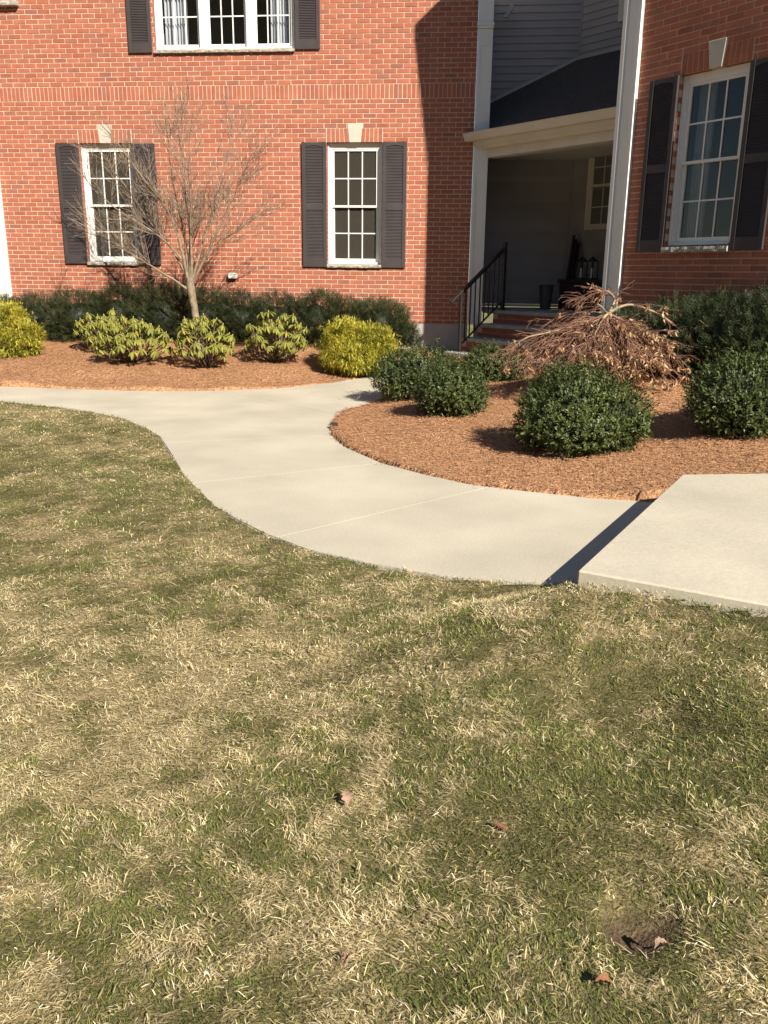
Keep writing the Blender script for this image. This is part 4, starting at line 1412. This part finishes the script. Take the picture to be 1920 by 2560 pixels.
def twig(p, d, L, r, bend, n=6, wob=.06):
    P = [np.array(p)]; d = unit(np.array(d, float))
    for k in range(n):
        d = unit(d + bend * (1.0 / n) + rng.normal(0, wob, 3))
        P.append(P[-1] + d * L / n)
    return np.array(P), np.linspace(r, max(r * .4, .0022), n + 1), d


tree = thing('bare_tree', 'slender multi-stemmed bare tree in front of the left window', 'tree', (-1.19, -1.3, .33))
STM = {
    's1': [(-1.33, 1.2), (-1.58, 1.38), (-1.92, 1.59), (-2.28, 1.81), (-2.53, 1.98), (-2.72, 2.19)],
    's2': [(-1.34, 1.4), (-1.54, 1.75), (-1.73, 1.96), (-2.01, 2.3), (-2.3, 2.74), (-2.56, 3.01), (-2.84, 3.18)],
    's3': [(-1.33, 1.35), (-1.43, 1.99), (-1.53, 2.31), (-1.76, 2.6), (-2.05, 3.01), (-2.3, 3.34), (-2.55, 3.62)],
    's4': [(-1.31, 1.35), (-1.36, 1.99), (-1.48, 2.41), (-1.56, 2.93), (-1.6, 3.28), (-1.66, 3.62)],
    's5': [(-1.29, 1.3), (-1.26, 2.09), (-1.29, 2.41), (-1.31, 2.93), (-1.33, 3.28), (-1.37, 3.70)],
    's6': [(-1.27, 1.35), (-1.22, 1.99), (-1.15, 2.41), (-1.11, 2.93), (-1.04, 3.26), (-.93, 3.58)],
    's7': [(-1.26, 1.35), (-1.11, 1.84), (-.96, 2.2), (-.89, 2.62), (-.74, 3.03), (-.58, 3.69)],
    's8': [(-1.27, 1.28), (-1.08, 1.6), (-.9, 1.91), (-.63, 2.35), (-.42, 2.72), (-.16, 3.23)],
    's9': [(-1.08, 1.6), (-.9, 1.88), (-.69, 2.01), (-.46, 2.2), (-.2, 2.39)],
    's10': [(-1.36, 1.58), (-1.6, 1.88), (-1.89, 2.09), (-2.2, 2.3), (-2.46, 2.51), (-2.69, 2.85)]}
DEP = {'s1': -.35, 's2': .30, 's3': -.25, 's4': .42, 's5': -.12, 's6': -.5, 's7': .35, 's8': -.22, 's9': .3, 's10': -.5}
R0 = {'s1': .021, 's2': .020, 's3': .027, 's4': .025, 's5': .033, 's6': .027, 's7': .022, 's8': .026, 's9': .013, 's10': .015}
tp = spline([(-1.19, -1.3, .28), (-1.21, -1.3, .55), (-1.24, -1.3, .80), (-1.27, -1.3, 1.05), (-1.30, -1.3, 1.24), (-1.30, -1.3, 1.38)], 14)
tr = np.interp(np.linspace(0, 1, 14), [0, .12, .6, .85, 1], [.075, .058, .052, .062, .045])
V, T = tubes([(tp + rng.normal(0, .003, tp.shape), tr)], 12)
npmesh('trunk', V, T, 'bark', tree, None, True)
tw1 = []
for k, pts in STM.items():
    m = len(pts); s = np.linspace(0, 1, m)
    P3 = np.array([(x, -1.3 + DEP[k] * a ** 1.1, z) for (x, z), a in zip(pts, s)])
    Q = spline(P3, 26)
    Q[3:] += np.cumsum(rng.normal(0, .0035, Q[3:].shape), 0)
    R = .82 * R0[k] * (1 - np.linspace(0, 1, 26)) ** 1.1 + .0020
    V, T = tubes([(Q, R)], 7)
    npmesh('limb', V, T, 'bark', tree, None, True)
    tang = unit(np.gradient(Q, axis=0))
    nb = 26 if R0[k] > .016 else 17
    for j in range(nb):
        a = rng.uniform(.22, .97); i = int(a * 25)
        d = unit(tang[i] + 0.8 * rand_dir(1)[0] * np.array([1.1, .8, 1]) + np.array([0, 0, .22]))
        L = rng.uniform(.26, .66) * (1.15 - .55 * a)
        P, Rr, _ = twig(Q[i], d, L, max(.0034, R[i] * .40), np.array([0, 0, .35]), 8, .07)
        tw1.append((P, Rr))
        tg = unit(np.gradient(P, axis=0))
        for q in range(rng.integers(4, 9)):
            ii_ = rng.integers(2, 9)
            d2 = unit(tg[ii_] + .8 * rand_dir(1)[0] + np.array([0, 0, .1]))
            P2, R2, _ = twig(P[ii_], d2, rng.uniform(.12, .34), .0027, np.array([0, 0, .3]), 5, .08)
            tw1.append((P2, R2))
            for w in range(rng.integers(0, 3)):
                d3 = unit(d2 + .8 * rand_dir(1)[0])
                P4, R4, _ = twig(P2[rng.integers(1, 6)], d3, rng.uniform(.06, .16), .0022, np.array([0, 0, .2]), 3, .08)
                tw1.append((P4, R4))
V, T = tubes(tw1, 3)
npmesh('twigs', V, T, 'twig', tree)

# ------------------------------------------------------------------ weeping maple
mp = thing('weeping_maple', 'low weeping maple with reddish bare twigs and dry tan leaves by the steps', 'tree', (4.23, -4.7, .36))
MX, MY = 4.27, -4.7
tpt = spline([(MX - .045, MY, .30), (MX - .03, MY, .62), (MX, MY, .84), (MX + .005, MY, 1.09)], 10)
V, T = tubes([(tpt + rng.normal(0, .004, tpt.shape), np.linspace(.038, .022, 10))], 9)
npmesh('trunk', V, T, 'maple_bark', mp, None, True)
limbs = [([(4.36, 1.09), (4.42, 1.23), (4.36, 1.30), (4.28, 1.32), (4.22, 1.29)], .0, .012), ([(4.36, 1.09), (4.46, 1.16), (4.59, 1.19), (4.72, 1.14), (4.88, 1.09), (4.99, 1.0), (5.09, .92), (5.17, .93)], -.1, .017),
         ([(4.35, 1.09), (4.27, 1.17), (4.13, 1.23), (4.05, 1.24)], .15, .010), ([(4.36, 1.08), (4.23, 1.0), (4.07, .97), (3.79, .90), (3.50, .84), (3.33, .67)], -.2, .015),
         ([(4.35, .95), (4.42, .96), (4.55, .95), (4.81, .88), (5.08, .8), (5.21, .78)], -.35, .015), ([(4.36, 1.09), (4.30, 1.06), (4.21, .91), (4.15, .76), (4.15, .66)], -.45, .012),
         ([(4.36, 1.08), (4.25, 1.10), (4.02, 1.08), (3.80, 1.00), (3.66, .86)], .3, .012)]
mtw, leafP, leafD = [], [], []
allp = []
for pts, dy, r in limbs:
    s = np.linspace(0, 1, len(pts))
    r *= 1.05
    allp.append((spline([(x - .09, MY + dy * a, z) for (x, z), a in zip(pts, s)], 20), r, True))
for k in range(72):
    a = rng.uniform(0, 2 * np.pi); rr = rng.uniform(.42, 1.0)
    ex, ey = MX + .06 + rr * 1.0 * math.cos(a), MY + rr * .66 * math.sin(a)
    if ex < 3.95: ez = rng.uniform(.50, .80)
    else: ez = rng.uniform(.38, .72)
    zt = rng.uniform(.88, 1.06)
    b = np.array([MX, MY, rng.uniform(.95, 1.09)])
    m1 = np.array([MX + (ex - MX) * .45, MY + (ey - MY) * .45, zt]); e = np.array([ex, ey, ez])
    t_ = np.linspace(0, 1, 18)[:, None]
    P = (1 - t_) ** 2 * b + 2 * t_ * (1 - t_) * m1 + t_ ** 2 * e
    P[2:-1] += rng.normal(0, .008, P[2:-1].shape)
    allp.append((P, .008, False))
for P, r, main in allp:
    R = np.linspace(r, .003, len(P))
    V, T = tubes([(P, R)], 6)
    npmesh('limb', V, T, 'maple_bark' if main else 'red_twig', mp, None, True)
    tg = unit(np.gradient(P, axis=0))
    for q in range(22 if not main else 26):
        i = rng.integers(3, len(P))
        out = P[i] - np.array([MX, MY, P[i][2]]); out = unit(out + 1e-6)
        d = unit(tg[i] * .6 + out * .5 + .6 * rand_dir(1)[0])
        L = rng.uniform(.10, .34)
        P2, R2, d2 = twig(P[i], d, L, .0038, np.array([0, 0, -.55]), 6, .06)
        if P2[:, 2].min() < .40: continue
        mtw.append((P2, R2))
        for w in range(rng.integers(1, 4)):
            P3, R3, _ = twig(P2[rng.integers(1, 6)], unit(d2 + .8 * rand_dir(1)[0]), rng.uniform(.05, .16), .0028, np.array([0, 0, -.4]), 3, .07)
            mtw.append((P3, R3))
        side = (P2[-1][0] - 3.95) / .8
        pr = .08 + .62 * np.clip(side, 0, 1) + (.12 if P2[-1][2] < .8 else 0)
        if rng.random() < pr:
            nl = rng.integers(4, 12)
            leafP.append(P2[-1] + rng.normal(0, .012, (nl, 3)) + np.outer(rng.uniform(-.3, 0, nl), P2[-1] - P2[-3]))
            leafD.append(unit(rng.normal(0, .55, (nl, 3)) + np.array([0, 0, -.8])))
V, T = tubes(mtw, 3)
npmesh('twigs', V, T, 'red_twig', mp)
LP, LD = np.concatenate(leafP), np.concatenate(leafD)
n = len(LP)
V, T = leaves(LP, LD, rand_dir(n), rng.uniform(.04, .075, n), rng.uniform(.012, .026, n), .4)
pal = np.array([[.50, .31, .17], [.60, .41, .24], [.38, .21, .11], [.66, .50, .33]])
npmesh('dry_leaves', V, T, 'dry_leaf', mp, np.repeat(pal[rng.integers(0, 4, n)] * rng.uniform(.8, 1.2, (n, 1)), 4, 0))

# ------------------------------------------------------------------ woods across the lawn (seen in the window panes), plus a nearer group added as sky blocker
wd = thing('woods', 'belt of tall trees across the lawn, mirrored in the windows, with a nearer group added to block sky light', 'woods', (2, -36, -.1))
tag(wd, kind='stuff')
WP, WS, WTr = [], [], []
for k in range(48):
    a = math.radians(183 + 172 * (k + rng.uniform(-.4, .4)) / 33); r_ = rng.uniform(25, 33)
    if k > 33:  # nearer trees at left, added out of view to darken the wing
        a = math.radians(184 + 70 * (k - 34 + rng.uniform(-.4, .4)) / 13); r_ = rng.uniform(14.5, 18)
    x, y = 1.5 + r_ * math.cos(a), -7 + r_ * math.sin(a); h = rng.uniform(12, 15.5)
    m = 1300; d = rand_dir(m) * (rng.random(m) ** .4)[:, None]
    zz = rng.uniform(.1, 1, m) ** .8
    WP.append(np.c_[x + d[:, 0] * 2.9 * (1.15 - zz), y + d[:, 1] * 2.9 * (1.15 - zz), zz * h]); WS.append(rng.uniform(.45, .85, m))
    WTr.append((np.array([(x, y, -.2), (x, y, h * .5), (x, y, h)]), np.array([.22, .14, .03])))
WP = np.concatenate(WP); WS = np.concatenate(WS); n = len(WP)
V, T = leaves(WP, rand_dir(n), rand_dir(n), WS, WS * .6, .1)
npmesh('foliage', V, T, 'leaf', wd, np.repeat(np.array([[.045, .055, .022]]) * rng.uniform(.6, 1.4, (n, 1)), 4, 0))
V, T = tubes(WTr, 7)
npmesh('trunks', V, T, 'bark', wd)

# ------------------------------------------------------------------ small things
lb_ = MB().box(WORLD, 1.53, 1.60, -5.83, -5.77, .0, .055).build('valve_box', 'dark_plastic', None, bevel=.006)
tag(lb_, 'small dark box at the mulch edge where the path bends', 'box')


def curled_leaf(label, x, y, z, L, W, rot, m='oak_leaf', name='fallen_leaf', lobed=True):
    V, T = [], []
    nx_ = 12
    for i in range(nx_ + 1):
        s = i / nx_
        w = W * (math.sin(math.pi * min(1, s * 1.02 + .02)) ** .7) * ((1 + .28 * math.cos(s * 22)) if lobed else 1) / 2
        for j in (-1, 0, 1):
            V.append((L * (s - .5), w * j, .012 * abs(j) + .016 * math.sin(s * 3.1) + rng.normal(0, .0015)))
    for i in range(nx_):
        for q in (0, 1): T.append((i * 3 + q, i * 3 + q + 1, i * 3 + q + 4, i * 3 + q + 3))
    o = npmesh(name, np.array(V), np.array(T), m, None, None, True)
    o.location = (x, y, z); o.rotation_euler = (rng.normal(0, .2), rng.normal(0, .2), rot)
    return tag(o, label, 'leaf')


def zl1(x, y): return float(lawn_z(np.array([[x, y]]))[0])


curled_leaf('curled pinkish brown dead leaf lying on the lawn near the centre', 2.566, -11.82, zl1(2.566, -11.82) + .018, .040, .032, 1.9)
curled_leaf('pale dead oak leaf lying low at the right of the lawn', 3.325, -12.26, zl1(3.325, -12.26) + .014, .042, .024, .6)
curled_leaf('small orange brown leaf near the bottom centre of the lawn', 2.642, -12.363, zl1(2.642, -12.363) + .014, .024, .012, 1.4, 'bark_chip', lobed=False)
curled_leaf('orange brown leaf at the bottom right of the lawn', 3.177, -12.374, zl1(3.177, -12.374) + .014, .036, .02, .2, 'bark_chip', lobed=False)
bc = MB(); bc.box(WORLD, -.018, .018, -.005, .005, -.003, .004, jit=.0015)
bo = bc.build('bark_piece', 'bark_chip', None, bevel=.0015)
bo.location = (2.986, -11.916, zl1(2.986, -11.916) + .020); bo.rotation_euler = (.1, .12, -.5)
tag(bo, 'reddish stick of bark lying on the lawn right of the dead leaf', 'bark')

# ------------------------------------------------------------------ grass blades
def grass(n, d0, d1, hscale, wscale):
    P = rng.uniform((-7, -14.6), (7.5, -4.0), (n, 2))
    d = np.hypot(P[:, 0] - CAM[0], P[:, 1] - CAM[1])
    P = P[(d >= d0) & (d < d1)]
    P = P[inpoly(P, LAWN_POLY)]
    z = lawn_z(P)
    x, y, zz = pix(np.c_[P, z])
    k = (zz > .3) & (x > -.35) & (x < 1.35) & (y < 1.35)
    P, z = P[k], z[k]
    hd = np.hypot((P[:, 0] - HOLE[0]) / .062, (P[:, 1] - HOLE[1]) / .045)
    k = hd > 1 + .5 * rng.random(len(P))
    P, z = P[k], z[k]
    n = len(P)
    gq = greenness(P)
    tuft = noise(P, 9, 31, 2)
    keep = rng.random(n) < .62 + .60 * tuft + .2 * gq
    P, z, gq, tuft = P[keep], z[keep], gq[keep], tuft[keep]; n = len(P)
    green = rng.random(n) < np.clip((gq - .10) * 1.25, .04, .92)
    fl = noise(P, 1.6, 41, 2) * 4 * np.pi + noise(P, 7, 42, 1) * 5
    a = fl + rng.normal(0, 1.0, n)
    lean = np.where(green, rng.normal(.72, .34, n), rng.normal(1.20, .26, n))
    lean = np.clip(lean, .05, 1.5)
    D = np.c_[np.cos(a) * np.sin(lean), np.sin(a) * np.sin(lean), np.cos(lean)]
    L = rng.gamma(5, .0055, n) * hscale * np.where(green, 1.0, 1.05); L = np.clip(L, .015, .11)
    W = rng.gamma(5, .00034, n) * wscale * np.where(green, 1.1, .95)
    base_ = np.c_[P, z + np.where(green, 0, rng.uniform(0, .02, n))]
    dr_ = rng.normal(0, .35, (n, 3)); dr_[:, 2] = rng.uniform(-.6, -.1, n)
    V, T = blades(base_, D, L, W, dr_)
    gcol = np.array([[.082, .118, .020], [.135, .155, .032], [.055, .085, .016], [.21, .205, .055]])
    scol = np.array([[.66, .54, .31], [.78, .66, .42], [.54, .43, .22], [.38, .30, .14], [.88, .80, .60]])
    c = np.where(green[:, None], gcol[rng.integers(0, 4, n)], scol[np.searchsorted([.34, .56, .76, .94], rng.random(n))])
    c = c * rng.uniform(.62, 1.38, (n, 1)) * (.50 + 1.05 * noise(P, 19, 33, 2))[:, None]
    c5 = np.repeat(c, 5, 0).reshape(n, 5, 3).copy()
    c5[:, 0:2] = c5[:, 0:2] * .6 + np.array([.30, .26, .14]) * .4           # straw coloured blade bases
    return V, T, c5.reshape(-1, 3)


VS, TS, CS, off = [], [], [], 0
for args in ((5400000, 0.9, 2.6, .70, .82), (2800000, 2.6, 4.4, .78, 1.05), (1200000, 4.4, 7.0, .85, 1.5), (500000, 7.0, 12.5, .95, 2.2)):
    V, T, c = grass(*args)
    VS.append(V); TS.append(T + off); CS.append(c); off += len(V)
print('grass blades', off // 5)
gb = npmesh('lawn_grass', np.concatenate(VS), np.concatenate(TS), 'grass_blades', None, np.concatenate(CS))
tag(gb, 'matted short grass blades, green mixed with dry straw', 'grass', kind='stuff')
